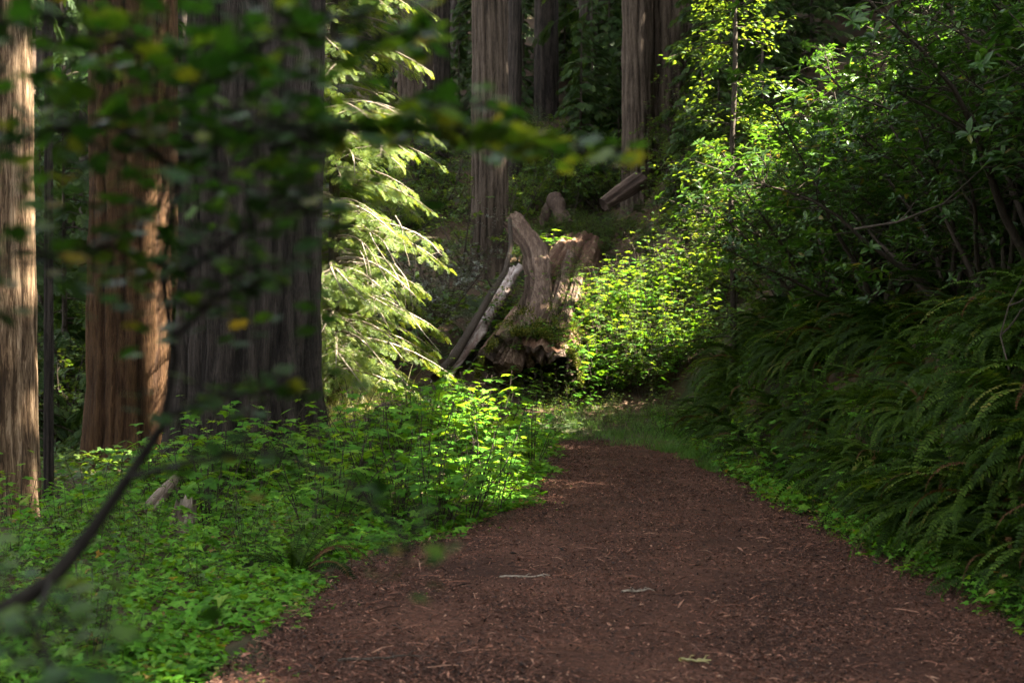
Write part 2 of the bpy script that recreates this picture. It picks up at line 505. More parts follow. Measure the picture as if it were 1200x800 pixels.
def crown_geo(seed, z0, z1, rad, nb, spr_len, axis=(0, 0), tm=None, per=12, droop=.45, taper=1.0, g=None, up=.1, wood=True, thin=1.0, spread=.22):
    """conifer crown: drooping limbs carrying flat sprays. material 0 needles, 1 wood"""
    r = np.random.default_rng(seed)
    g = g or Geo()
    tm = tm or SPRAYS
    for i in range(nb):
        f = (i + r.uniform(0, 1)) / nb
        z = z0 + (z1 - z0) * f
        L = rad * ((1 - f) ** taper * .85 + .15) * r.uniform(.6, 1.15)
        az = r.uniform(0, 2 * np.pi)
        t = np.linspace(0, 1, 7)
        bend = r.normal(0, .25)
        a_ = az + bend * t
        pts = np.stack([axis[0] + np.cos(a_) * L * t, axis[1] + np.sin(a_) * L * t, z + L * (up * t - droop * t ** 2)], 1)
        if wood:
            g.tube(pts, np.linspace(.012 + .012 * L, .004, 7), 4, .5, 1, cap=False)
        n = max(4, int(per * L / rad * thin))
        tt = r.uniform(.12, 1, n)
        tt[0] = 1.0
        pos = np.stack([np.interp(tt, t, pts[:, k]) for k in range(3)], 1)
        d0 = nrm(np.stack([np.interp(np.minimum(tt + .05, 1), t, pts[:, k]) - np.interp(np.minimum(tt + .05, 1) - .1, t, pts[:, k]) for k in range(3)], 1))
        side = nrm(np.cross(d0, [0, 0, 1.0]))
        sg = r.choice([-1, 1], n) * r.uniform(.3, 1.1, n)
        sg[0] = 0
        lat = sg * spread * L * (1.15 - tt) * r.uniform(.1, 1, n)
        hang = -np.abs(lat) * r.uniform(.1, .6, n)
        if wood and spread > .3:
            for q in range(0, n, 3):
                g.tube(np.array([pos[q], pos[q] + side[q] * lat[q] + [0, 0, hang[q]]]), .004, 3, .5, 1, cap=False)
        pos = pos + side * lat[:, None]
        pos[:, 2] += hang
        d = nrm(d0 + side * sg[:, None] + np.array([0, 0, -1]) * r.uniform(.05, .5, n)[:, None])
        nn = nrm(np.array([0, 0, 1.0]) + r.normal(0, .28, (n, 3)))
        sc = spr_len * r.uniform(.6, 1.25, n) * (1.1 - .35 * tt)
        inst_pick(g, tm, frames(d, nn), pos, np.clip(r.normal(.5, .2, n) + .12 * (tt - .5), 0, 1), np.repeat(sc[:, None], 3, 1), r)
    return g

def curve_pts(p0, az, el, L, n, r, curl=0.0, wander=.25, sag=0.0):
    pts = [np.array(p0, float)]
    a_, e_ = az, el
    for i in range(n):
        a_ += r.normal(0, wander) + curl
        e_ += r.normal(0, wander * .6) - sag
        e_ = min(e_, 1.45)
        pts.append(pts[-1] + L / n * np.array([math.cos(a_) * math.cos(e_), math.sin(a_) * math.cos(e_), math.sin(e_)]))
    return np.array(pts)

def shrub_geo(seed, h, rad, stems, twigs, whorl, leaf, size, flat=.5, wid=1.0, along=False, lean=(0, 0)):
    """returns (stem geo, leaf geo): stems arch out of one root, twigs carry whorls of leaves"""
    r = np.random.default_rng(seed)
    gs, gl = Geo(), Geo()
    T, Dv, Nv = [], [], []
    for s in range(stems):
        az = 2 * np.pi * (s + r.uniform(-.3, .3)) / stems
        el = r.uniform(.75, 1.35)
        L = h * r.uniform(.7, 1.15)
        pts = curve_pts((r.normal(0, .08), r.normal(0, .08), -.1), az, el, L, 8, r, wander=.16, sag=.02)
        pts[:, 0] += lean[0] * np.linspace(0, 1, 9) ** 2
        pts[:, 1] += lean[1] * np.linspace(0, 1, 9) ** 2
        gs.tube(pts, np.linspace(.012 + .008 * h, .005, 9), 5, .5, 0, cap=False)
        for k in range(twigs):
            t = r.uniform(.25, 1.0)
            i = min(int(t * 8), 7)
            p0 = pts[i] + (pts[i + 1] - pts[i]) * (t * 8 - i)
            tl = rad * r.uniform(.25, .75)
            tw = curve_pts(p0, r.uniform(0, 6.28), r.uniform(-.1, .8), tl, 5, r, wander=.35)
            gs.tube(tw, np.linspace(.007, .003, 6), 3, .5, 0, cap=False)
            spots = [tw[-1]] + ([tw[j] for j in (2, 3, 4)] if r.uniform() < .75 else [tw[3]])
            for q, c in enumerate(spots):
                ax = nrm(tw[-1] - tw[-3] + np.array([0, 0, .25 * tl]))
                n = whorl if q == 0 else max(2, whorl // 2)
                ph = r.uniform(0, 6.28)
                u1 = nrm(np.cross(ax, [.3, .2, .9]))
                u2 = np.cross(ax, u1)
                for j in range(n):
                    t2 = ph + 2 * np.pi * j / n + r.normal(0, .25)
                    out = u1 * math.cos(t2) + u2 * math.sin(t2)
                    d = nrm(out + ax * r.uniform(-.1, .7))
                    d = nrm(d * np.array([1, 1, 1 - flat]))
                    off = (tw[-1] - tw[-2]) * (r.uniform(-.8, .1) if along else 0)
                    T.append(c + off)
                    Dv.append(d)
                    Nv.append(nrm(ax * (1 - flat) + np.array([0, 0, 1.0]) * flat + r.normal(0, .18, 3)))
    T, Dv, Nv = np.array(T), np.array(Dv), np.array(Nv)
    n = len(T)
    sc = size * r.uniform(.65, 1.25, n)
    gl.inst(leaf, frames(Dv, Nv), T, np.clip(r.normal(.48, .22, n), 0, 1), np.stack([sc * wid, sc, sc], 1))
    return gs, gl

def thimble_geo(seed, h, stems, per, size, spread=.35, leaf=None):
    r = np.random.default_rng(seed)
    gs, gl = Geo(), Geo()
    T, Dv, Nv, Z = [], [], [], []
    for s in range(stems):
        az = r.uniform(0, 6.28)
        b = np.array([math.cos(az), math.sin(az), 0]) * r.uniform(0, spread * .5)
        L = h * r.uniform(.55, 1.1)
        pts = curve_pts(b + np.array([0, 0, -.05]), az, r.uniform(1.1, 1.45), L, 6, r, wander=.14, sag=.01)
        gs.tube(pts, np.linspace(.006, .003, 7), 4, .5, 0, cap=False)
        for k in range(per):
            t = .3 + .7 * (k + r.uniform(0, .9)) / per
            i = min(int(t * 6), 5)
            p = pts[i] + (pts[i + 1] - pts[i]) * (t * 6 - i)
            pa = az + k * 2.4 + r.normal(0, .4)
            pl = r.uniform(.05, .16) * (1.2 - .5 * t)
            out = np.array([math.cos(pa), math.sin(pa), r.uniform(.15, .6)])
            tip = p + out * pl
            gs.tube(np.array([p, p + out * pl * .6, tip]), .0025, 3, .6, 0, cap=False)
            T.append(tip)
            Dv.append(nrm(np.array([out[0], out[1], r.uniform(-.35, .1)])))
            Nv.append(nrm(np.array([out[0] * .15, out[1] * .15, 1]) + r.normal(0, .2, 3)))
            Z.append(size * r.uniform(.4, 1.3) * (1 - .25 * t))
    T = np.array(T)
    n = len(T)
    Z = np.array(Z)
    gl.inst(leaf or MAPLE, frames(np.array(Dv), np.array(Nv)), T - np.array(Dv) * Z[:, None] * .1, np.clip(r.normal(.5, .2, n), 0, 1), np.stack([Z, Z, Z], 1))
    return gs, gl

def frond_into(g, base, az, el, L, seed, droop=1.9, np_=26, pw=.12, attr=.5, twist=0.0, gr=None, mat=0):
    r = np.random.default_rng(seed)
    n = np_ + 4
    e_ = el
    t = np.linspace(0, 1, n)
    pts = [np.array(base, float)]
    es = []
    a_ = az
    curl = r.normal(0, .35)
    for i in range(n - 1):
        e2 = e_ - droop * (t[i] ** 1.4)
        a_ += curl / n
        d = np.array([math.cos(a_) * math.cos(e2), math.sin(a_) * math.cos(e2), math.sin(e2)])
        pts.append(pts[-1] + d * L / (n - 1))
    pts = np.array(pts)
    tg = nrm(np.gradient(pts, axis=0))
    hz = np.array([-math.sin(az), math.cos(az), 0])
    side = nrm(hz[None] - tg * (tg @ hz)[:, None])
    up = np.cross(side, tg)
    if up[:, 2].mean() < 0:
        up = -up
    ct, st = math.cos(twist), math.sin(twist)
    side, up = side * ct + up * st, up * ct - side * st
    # rachis
    w = np.linspace(.006, .0015, n)[:, None]
    v = np.stack([pts - side * w, pts + up * w, pts + side * w], 1)
    g.grid(v, .25, mat)
    i = np.arange(4, n)
    prof = np.minimum(1, ((i - 3) / (.16 * n))) ** .6 * (1 - ((i - 4) / (n - 4.0)) ** 2.2 * .93)
    ln = pw * L * prof
    wd = L / n * .92
    for sg in (-1, 1):
        l = ln * r.uniform(.85, 1.12, len(i))
        b = pts[i]
        d = nrm(side[i] * sg + tg[i] * r.uniform(.15, .4, (len(i), 1)) - up[i] * r.uniform(.0, .3, (len(i), 1)))
        tgw = tg[i] * wd
        v = np.stack([b - tgw * .30, b + tgw * .45, b + d * l[:, None] * .6 + tgw * .42, b + d * l[:, None] + tgw * .12, b + d * l[:, None] * .5 - tgw * .36], 1)
        k = np.arange(len(i))[:, None] * 5
        f3 = np.array([[2, 3, 4]])
        f4 = np.array([[0, 1, 2, 4]])
        g.add(v.reshape(-1, 3), [(f3 + k), (f4 + k)], np.repeat(np.clip(attr + r.normal(0, .10, len(i)), 0, 1), 5), mat)

def fern_geo(seed, n, L, bank=False, el=(.6, 1.25), droop=(1.3, 2.3)):
    r = np.random.default_rng(seed)
    g = Geo()
    for i in range(n):
        az = (math.pi + r.normal(0, .85)) if bank else r.uniform(0, 6.28)
        b = np.array([math.cos(az), math.sin(az), 0]) * .04
        e0 = r.uniform(-.1, 1.25) if bank else r.uniform(*el)
        frond_into(g, b, az, e0, L * r.uniform(.65, 1.15), seed * 100 + i, droop=r.uniform(*droop) if (i + seed * 5) % 31 else 2.6, mat=0 if (i + seed * 5) % 31 else 1, np_=int(r.integers(30, 40)), pw=r.uniform(.062, .092),
                   attr=float(np.clip(r.normal(.48, .2), .05, .9)), twist=r.normal(0, .35))
    return g

def copy_tree(root):
    c = root.copy()
    COL.objects.link(c)
    for ch in root.children:
        d = ch.copy()
        COL.objects.link(d)
        d.parent = c
    return c

class Kind:
    """one kind of plant: builds a variant's meshes once, then places individuals that share them"""
    def __init__(s, name, cat, variants):
        s.name, s.cat, s.var, s.first = name, cat, variants, [None] * len(variants)
    def put(s, i, loc, rz, sc, label, group=None, rot=None):
        i = i % len(s.var)
        if s.first[i] is None:
            root = thing(s.name, label, s.cat, loc, rz, sc, group)
            for (pn, me) in s.var[i]:
                o = bpy.data.objects.new(pn, me)
                COL.objects.link(o)
                o.parent = root
            s.first[i] = root
        else:
            root = copy_tree(s.first[i])
            root.location = loc
            root.rotation_euler = (0, 0, rz)
            root.scale = (sc,) * 3 if np.isscalar(sc) else sc
            root['label'] = label
            if group:
                root['group'] = group
            elif 'group' in root:
                del root['group']
        if rot is not None:
            root.rotation_euler = rot
        return root

# ------------------------------------------------------------------ ground and trail
def axis_pts(lo, hi, fine_lo, fine_hi, fine, coarse):
    a_ = list(np.arange(fine_lo, fine_hi, fine))
    x = fine_lo
    st = fine
    while x > lo:
        st = min(st * 1.25, coarse)
        x -= st
        a_.insert(0, x)
    x = a_[-1]
    st = fine
    while x < hi:
        st = min(st * 1.25, coarse)
        x += st
        a_.append(x)
    return np.array(a_)
gx = axis_pts(-150, 150, -10, 12, .25, 8)
gy = axis_pts(-60, 240, 2, 50, .25, 8)
X, Y = np.meshgrid(gx, gy)
g = Geo()
g.grid(np.stack([X, Y, H(X, Y)], -1))
structure('ground', g, M['soil'])

def left_edge(y):
    return np.interp(y, [-5, 0, 6.8, 9, 10.4, 11.7, 13.3, 17, 22, 25.5], [-1.6, -1.5, -1.36, -1.30, -1.08, -.45, .15, .55, .85, 1.2])
def right_edge(y):
    return np.interp(y, [-5, 0, 8, 11, 14, 18, 24, 26], [3.2, 3.15, 3.1, 2.95, 2.9, 3.0, 3.0, 2.7])
g = Geo()
ty = np.arange(-5, 22.9, .2)
tt = np.linspace(0, 1, 28)
le = left_edge(ty) + .08 * np.sin(ty * 3.1) + .05 * np.sin(ty * 7.7)
re_ = right_edge(ty) + .06 * np.sin(ty * 2.3 + 1)
tx = le[:, None] + (re_ - le)[:, None] * tt[None]
tyy = np.broadcast_to(ty[:, None], tx.shape)
edge = np.minimum(tt, 1 - tt)[None] * 5
g.grid(np.stack([tx, tyy, H(tx, tyy) + .012 + .02 * np.clip(edge, 0, 1) * (1 + .5 * np.sin(tx * 4.1 + tyy * .9) * np.sin(tyy * 2.2))], -1))
structure('trail', g, M['trail'])
def ZT(x, y):
    return H(x, y) + .030

# loose needles, bark chips and twigs that make up the duff
r = np.random.default_rng(5)
n = 230000
ly = 5.6 + 17.2 * r.uniform(0, 1, n) ** 1.7
lx = left_edge(ly) - .1 + (right_edge(ly) - left_edge(ly) + .2) * r.uniform(0, 1, n)
u_ = (lx - left_edge(ly)) / (right_edge(ly) - left_edge(ly))
dens = .45 + .55 * (np.sin(lx * 2.3 + ly * .9) * np.sin(ly * 1.7 - lx) * .5 + .5) + .5 * np.exp(-np.minimum(u_, 1 - u_) / .07)
keep = r.uniform(0, 1, n) < dens
lx, ly = lx[keep], ly[keep]
n = len(lx)
g = Geo()
az = r.uniform(0, 6.28, n)
d = np.stack([np.cos(az), np.sin(az), r.normal(0, .38, n)], 1)
nn = np.array([0, 0, 1]) + r.normal(0, .6, (n, 3))
Ls = .010 + .034 * r.exponential(.5, n)
Ws = np.minimum(.003 + .006 * r.exponential(.7, n), Ls * .8)
g.inst(SMALL, frames(d, nn), np.stack([lx, ly, ZT(lx, ly) + r.uniform(.002, .014, n)], 1), r.beta(1.1, 1.7, n), np.stack([Ws * 2, Ls, Ls], 1))
k = 500
ky = 5.8 + 18 * r.uniform(0, 1, k) ** 1.6
kx = left_edge(ky) + (right_edge(ky) - left_edge(ky)) * r.uniform(0, 1, k)
for i in range(k):
    L = r.uniform(.05, .22)
    a_ = r.uniform(0, 6.28)
    p = np.array([kx[i], ky[i], ZT(kx[i], ky[i]) + .008])
    d = np.array([math.cos(a_), math.sin(a_), 0])
    g.tube(np.array([p, p + d * L * .5 + np.array([0, 0, .008]), p + d * L + r.normal(0, .01, 3) * [1, 1, 0]]), r.uniform(.0015, .004), 3, r.uniform(.1, .95))
stuff('needle_litter', g, [M['litter']], 'reddish brown needles and bark chips strewn over the trail', 'leaf litter')

# ------------------------------------------------------------------ redwoods
def lean_axis(z0, z1, m, lean=(0, 0), sag=0):
    z = z0 + (z1 - z0) * np.linspace(0, 1, m) ** 1.15
    t = (z - z0)
    return np.stack([lean[0] * t, lean[1] * t, z], 1)

TREES = []
def redwood(px, D, w, mat, label, top=32, lean=(0, 0), seed=1, furrow=.10, flare=.45, fh=.9, nth=140, m=110, k=(11, 17, 29), crown=(17, 34, 4.0, 46), base=None, taper=.012, group=None, cmat='conifer', name='redwood_tree'):
    x = (px - 600) / 1500 * D
    z = float(H(x, D)) if base is None else base
    t = thing(name, label, 'tree', (x, D, z), group=group)
    ax = lean_axis(-.4, top, m, lean)
    R = w / 2 * np.clip(1 - taper * ax[:, 2], .15, 2)
    obj('trunk', trunk_geo(ax, R, seed, nth, furrow, k, flare, fh), [M[mat]], t, True)
    if crown:
        z0, z1, rad, nb = crown
        xy = (lean[0] * (z0 + z1) / 2, lean[1] * (z0 + z1) / 2)
        obj('crown', crown_geo(seed + 50, z0, z1, rad, nb, 1.3, xy, per=16, droop=.35), [M[cmat], M['stem']], t)
    return t

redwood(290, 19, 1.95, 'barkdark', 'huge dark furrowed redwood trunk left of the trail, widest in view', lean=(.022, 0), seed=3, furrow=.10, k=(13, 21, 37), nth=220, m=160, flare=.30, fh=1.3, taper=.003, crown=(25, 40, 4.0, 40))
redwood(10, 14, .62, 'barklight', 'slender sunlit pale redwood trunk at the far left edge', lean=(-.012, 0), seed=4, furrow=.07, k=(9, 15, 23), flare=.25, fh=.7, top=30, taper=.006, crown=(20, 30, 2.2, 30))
redwood(57, 16.5, .12, 'barkdark', 'thin dark young trunk beside the slender sunlit redwood', seed=5, furrow=.05, k=(5, 7, 9), nth=40, m=50, top=16, flare=.2, taper=.02, crown=(9, 16, 1.4, 24))
redwood(152, 24, 1.42, 'barkred', 'thick orange brown redwood trunk behind the huge dark one', seed=6, furrow=.09, k=(13, 21, 35), flare=.25, fh=1.2, taper=.004, crown=(18, 34, 4.0, 44))
redwood(196, 30, .5, 'barkred', 'narrow redwood trunk between the orange trunk and the huge dark trunk', seed=7, furrow=.09, k=(7, 11, 17), nth=70, crown=(16, 30, 3.0, 40), top=30, taper=.008)
redwood(574, 40, 1.12, 'bark', 'straight grey brown redwood trunk standing behind the fallen log', lean=(.001, 0), seed=8, furrow=.085, k=(13, 19, 33), flare=.16, fh=1.0, taper=.004, crown=(19, 34, 4.0, 46))
redwood(603, 52, .55, 'barkdark', 'thin dark trunk just right behind the straight grey brown redwood', seed=9, furrow=.08, nth=60, flare=.15, crown=(22, 36, 3.0, 40), top=36, taper=.004)
redwood(747, 48, 1.15, 'bark', 'left trunk of the twin redwoods above the sunlit slope', lean=(.002, 0), seed=10, furrow=.085, flare=.1, taper=.003, crown=(22, 36, 4.0, 46), top=36)
redwood(785, 48.6, 1.45, 'bark', 'right and broader trunk of the twin redwoods above the sunlit slope', lean=(-.001, 0), seed=11, furrow=.10, k=(9, 15, 25), flare=.12, taper=.003, crown=(22, 36, 4.0, 46), top=36)
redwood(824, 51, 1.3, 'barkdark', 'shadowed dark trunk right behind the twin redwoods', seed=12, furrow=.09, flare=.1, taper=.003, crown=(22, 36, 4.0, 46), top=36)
redwood(487, 56, 1.5, 'bark', 'dim redwood trunk far back left of the straight grey brown one', seed=13, furrow=.09, flare=.1, nth=100, taper=.003, crown=(23, 38, 4.0, 46), top=38)
redwood(516, 60, .9, 'barkdark', 'dim narrow trunk far back, beside the straight grey brown redwood', seed=14, furrow=.08, flare=.1, nth=80, taper=.003, crown=(24, 38, 3.5, 46), top=38)

far = [(108, 46, .9), (60, 55, 1.2), (250, 50, 1.1), (405, 62, 1.0), (446, 66, .8), (538, 74, 1.0), (640, 66, 1.2), (664, 80, .9), (690, 62, .9), (712, 72, 1.2), (626, 92, 1.3), (872, 62, 1.1), (905, 58, .8),
       (15, 38, .6), (90, 70, 1.3), (130, 60, 1.0), (175, 52, .8), (215, 70, 1.2), (420, 84, 1.2), (470, 88, 1.0), (560, 96, 1.2), (590, 84, 1.0), (675, 100, 1.2), (735, 90, 1.2), (760, 78, 1.0), (810, 86, 1.2), (850, 76, 1.0), (940, 70, 1.0), (980, 62, .9), (1030, 66, 1.1),
       (-40, 48, 1.0), (-90, 30, .8), (360, 74, 1.1), (330, 58, .8)]
tm_ = []
for q in range(4):
    ax = lean_axis(-.6, 36, 70)
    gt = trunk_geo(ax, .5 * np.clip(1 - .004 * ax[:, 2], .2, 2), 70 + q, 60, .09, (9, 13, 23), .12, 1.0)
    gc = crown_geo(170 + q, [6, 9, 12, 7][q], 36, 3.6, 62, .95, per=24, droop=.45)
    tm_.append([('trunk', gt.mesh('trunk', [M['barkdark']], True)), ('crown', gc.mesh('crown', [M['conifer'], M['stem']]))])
K_far = Kind('redwood_tree', 'tree', tm_)
rr = random.Random(3)
for i, (px, D, w) in enumerate(far):
    x = (px - 600) / 1500 * D
    K_far.put(i, (x, D, float(H(x, D))), rr.uniform(0, 6.28), (w, w, 1.0), 'dim redwood trunk in the dark forest far behind the trail', 'far redwoods in the dark forest')

# young conifers filling the gaps between the trunks
cv = []
for q in range(5):
    h_ = [7, 9, 5.5, 8, 6][q]
    ax = lean_axis(-.3, h_, 14, (.01 * q, 0))
    gt = Geo()
    gt.tube(ax, np.linspace(.10, .015, 14), 7)
    gc = crown_geo(300 + q, .5, h_, 1.9, 70, .46, per=28, droop=.4)
    cv.append([('trunk', gt.mesh('trunk', [M['stem']], True)), ('crown', gc.mesh('crown', [M['conifer'], M['stem']]))])
K_con = Kind('young_conifer', 'tree', cv)
for i in range(62):
    if i < 36:
        px, D = rr.uniform(395, 870), rr.uniform(50, 84)
    else:
        px, D = rr.uniform(-40, 215), rr.uniform(27, 60)
    x = (px - 600) / 1500 * D
    K_con.put(i, (x, D, float(H(x, D))), rr.uniform(0, 6.28), rr.uniform(.7, 1.25),
              'dark young conifer among the far trunks behind the log' if i < 36 else 'dark young conifer among the trunks on the far left',
              'young conifers behind the log' if i < 36 else 'young conifers on the far left')

for i in range(26):
    px, D = rr.uniform(800, 1230), rr.uniform(39, 58)
    x = (px - 600) / 1500 * D
    K_con.put(i + 2, (x, D, float(H(x, D))), rr.uniform(0, 6.28), rr.uniform(.6, 1.1), 'dark young conifer on the hillside behind the rhododendrons', 'young conifers behind the rhododendrons')

# ------------------------------------------------------------------ fallen log with its hollow end
A, B = P(620, 446, 27.2), P(676, 297, 44.0)
axd = nrm(B - A)
Llog = float(np.linalg.norm(B - A))
log = thing('fallen_log', 'big fallen redwood log running uphill with a hollow broken end', 'log', A)
from mathutils import Vector
log.rotation_mode = 'QUATERNION'
log.rotation_quaternion = Vector(axd).to_track_quat('Z', 'Y')
rl = np.random.default_rng(21)
qi_ = log.rotation_quaternion.to_matrix().transposed()
hv = qi_ @ Vector((.24, 0, .02))
LOGSIDE = (hv.x, hv.y)
zz = np.linspace(0, Llog, 90)
nth = 130
th = np.linspace(0, 2 * np.pi, nth, endpoint=False)[None]
rr_ = np.ones((90, nth))
ht = np.zeros((90, nth))
for kk, amp in ((8, 1), (13, .8), (23, .5), (37, .3)):
    wob = sum(rl.uniform(.2, .5) * np.sin(zz[:, None] * rl.uniform(.2, 1.0) + rl.uniform(0, 6)) for _ in range(3))
    ht += amp * (np.abs(np.sin(th * kk / 2 + rl.uniform(0, 6) + wob)) ** .6 - .6)
rr_ += .10 * ht + .10 * np.sin(th * 2 + .4 + zz[:, None] * .12) + .06 * np.sin(th * 3 + zz[:, None] * .35)
R0 = 1.0 * (1 - .012 * zz)[:, None]
zoff = .55 * np.sin(th * 2 + .6) + .35 * np.sin(th * 5 + 2) + .16 * np.sin(th * 11) + .10 * np.sin(th * 23 + 1)
zcol = zz[:, None] + zoff * np.exp(-zz[:, None] / .8)
v = np.stack([np.cos(th) * rr_ * R0, np.sin(th) * rr_ * R0, zcol], -1)
g = Geo()
g.grid(v, np.clip(.5 + .55 * ht, 0, 1), 0, wrap=True)
obj('shell', g, [M['logbark']], log, True)
g = Geo()
zi = np.linspace(0, 4.5, 20)
sc = np.interp(zi, [0, .4, 3.5, 4.5], [.60, .66, .5, .02])[:, None]
hx, hy = LOGSIDE
hr = 1 + .16 * np.sin(th * 3 + .5) + .10 * np.sin(th * 5 + 2) + .06 * np.sin(th * 9)
v = np.stack([hx + np.cos(th) * hr * .98 * sc, hy + np.sin(th) * hr * .98 * sc, zi[:, None] + .8 * zoff * np.exp(-zi[:, None] / .8) - .01], -1)
rim = np.stack([np.cos(th[0]) * rr_[0] * R0[0], np.sin(th[0]) * rr_[0] * R0[0], zcol[0]], -1)
ts = np.linspace(0, 1, 9)[:, None, None]
face = rim[None] * (1 - ts) + v[0][None] * ts
fr = np.random.default_rng(8)
face[1:-1, :, 2] += .10 * np.sin(th * 31 + ts[1:-1, :, 0] * 5) + .08 * np.sin(th * 13 + ts[1:-1, :, 0] * 9) + fr.normal(0, .03, (7, nth))
gf = Geo()
gf.grid(face[:, ::-1], .45, 0, wrap=True)
obj('broken_face', gf, [M['rot']], log, True)
g.grid(v[:, ::-1], .35, 0, wrap=True)
obj('hollow', g, [M['rot']], log, True)

def slab(path, width, thick, across, mat, seed, n=14, name='x', parent=None, rough=.03, taper=(1, 1)):
    """a split plank following a path; ragged edges; grain along the path baked by local axes"""
    path = np.asarray(path, float)
    m = 40
    t0 = np.linspace(0, 1, len(path))
    t = np.linspace(0, 1, m)
    p = np.stack([np.interp(t, t0, path[:, k]) for k in range(3)], 1)
    for _ in range(3):
        p[1:-1] = (p[:-2] + 2 * p[1:-1] + p[2:]) / 4
    r = np.random.default_rng(seed)
    tg = nrm(np.gradient(p, axis=0))
    ac = np.asarray(across, float)
    if ac.ndim == 2:
        ac = np.stack([np.interp(t, np.linspace(0, 1, len(ac)), ac[:, k]) for k in range(3)], 1)
    else:
        ac = np.broadcast_to(ac, (m, 3))
    s = nrm(ac - tg * (tg * ac).sum(1, keepdims=True))
    u = np.cross(s, tg)
    w = width * np.interp(t, [0, .5, 1], [taper[0], 1, taper[1]])
    prof = np.linspace(-1, 1, n)
    rag = 1 + np.array([.10 * np.sin(t * 23 + 1) + .06 * np.sin(t * 57), .10 * np.sin(t * 19 + 2) + .06 * np.sin(t * 61)])
    ridge = sum(r.uniform(.3, 1) * np.sin(prof * r.uniform(4, 16) + r.uniform(0, 6)) for _ in range(5))
    top, bot = [], []
    for j, q in enumerate(prof):
        e_ = (w / 2) * q * (rag[0] if q < 0 else rag[1])
        hgt = thick / 2 * (1 - .55 * abs(q) ** 3) + rough * ridge[j] * (1 + .3 * np.sin(t * 5 + j))
        top.append(p + s * e_[:, None] + u * hgt[:, None])
        bot.append(p + s * e_[:, None] - u * (thick / 2 * (1 - .55 * abs(q) ** 3)))
    v = np.stack(top + bot[::-1], 1)
    at = np.concatenate([np.broadcast_to(.5 + .12 * ridge, (m, n)), np.full((m, n), .3)], 1)
    g = Geo()
    g.grid(v, np.clip(at, 0, 1), 0, wrap=True)
    k2 = 2 * n
    for row in (0, m - 1):
        ring = v[row]
        c = ring.mean(0, keepdims=True)
        f = np.array([[0, 1 + i, 1 + (i + 1) % k2] for i in range(k2)])
        g.add(np.concatenate([c, ring]), [f], .4)
    return g

def local_slab(name, label, cat, path, *a_, **kw):
    """place a slab so that local Z follows its length, which is how the wood grain runs"""
    path = np.asarray(path, float)
    d = Vector(path[-1] - path[0]).normalized()
    q = d.to_track_quat('Z', 'Y')
    qi = np.array(q.to_matrix()).T
    p2 = (path - path[0]) @ qi.T
    ac = np.asarray(a_[2], float)
    ac2 = ac @ qi.T
    g = slab(p2, a_[0], a_[1], ac2, *a_[3:], **kw)
    return g, path[0], q

# torn standing strip along the left of the log
def strip(path, width, thick, across, seed, taper, label):
    g, loc, q = local_slab('', '', '', path, width, thick, np.array(across), M['ridgewood'], seed, rough=.05, taper=taper)
    o = obj('split_strip', g, [M['ridgewood']], None, True)
    o.location = loc
    o.rotation_mode = 'QUATERNION'
    o.rotation_quaternion = q
    bpy.context.view_layer.update()
    o.parent = log
    o.matrix_parent_inverse = log.matrix_world.inverted()
    if label:
        o['label'] = label
UP_ = [[.9, -.2, .3], [.9, -.3, .3], [.8, -.4, .5], [.6, -.3, .75]]
strip([P(596, 432, 26.9), P(611, 400, 27.5), P(628, 362, 29.8), P(634, 325, 33.4), P(627, 293, 36.2), P(612, 271, 37.8), P(599, 258, 38.4)], .70, .30, UP_, 5, (.8, .85), 'torn grey brown strip sweeping up and curling off the log')
strip([P(620, 425, 27.0), P(640, 385, 28.3), P(654, 350, 31.0), P(664, 316, 35.2), P(670, 298, 38.5)], .34, .26, UP_, 6, (.6, .5), None)
strip([P(642, 420, 27.1), P(660, 380, 28.6), P(674, 345, 31.6), P(683, 312, 36.0)], .26, .22, UP_, 7, (.6, .4), None)

g, loc, q = local_slab('', '', '', [P(516, 448, 29), P(552, 398, 31), P(585, 345, 34.5), P(600, 318, 36.5)], .85, .22, np.array([.8, -.45, .4]), M['bleached'], 8, rough=.03, taper=(.55, .8))
o = tag(obj('broken_slab', g, [M['bleached']], None, True), 'pale bleached slab of wood lying left of the fallen log', 'wood slab')
o.location = loc
o.rotation_mode = 'QUATERNION'
o.rotation_quaternion = q
g = Geo()
rp = np.random.default_rng(4)
pp = np.array([P(512, 446, 28.6), P(530, 420, 29.4), P(552, 384, 30.5), P(578, 342, 32.5), P(592, 316, 33.5), P(596, 290, 34), P(598, 256, 34.4)]) + rp.normal(0, .03, (7, 3))
g.tube(pp, np.linspace(.13, .05, 7), 8)
g.tube(np.array([pp[3], pp[3] + [-.2, -.1, .35], pp[3] + [-.25, -.2, .6]]), [.03, .02, .008], 5)
tag(obj('fallen_branch', g, [M['stem']], None, True), 'long thin dark branch leaning up beside the bleached slab', 'branch')

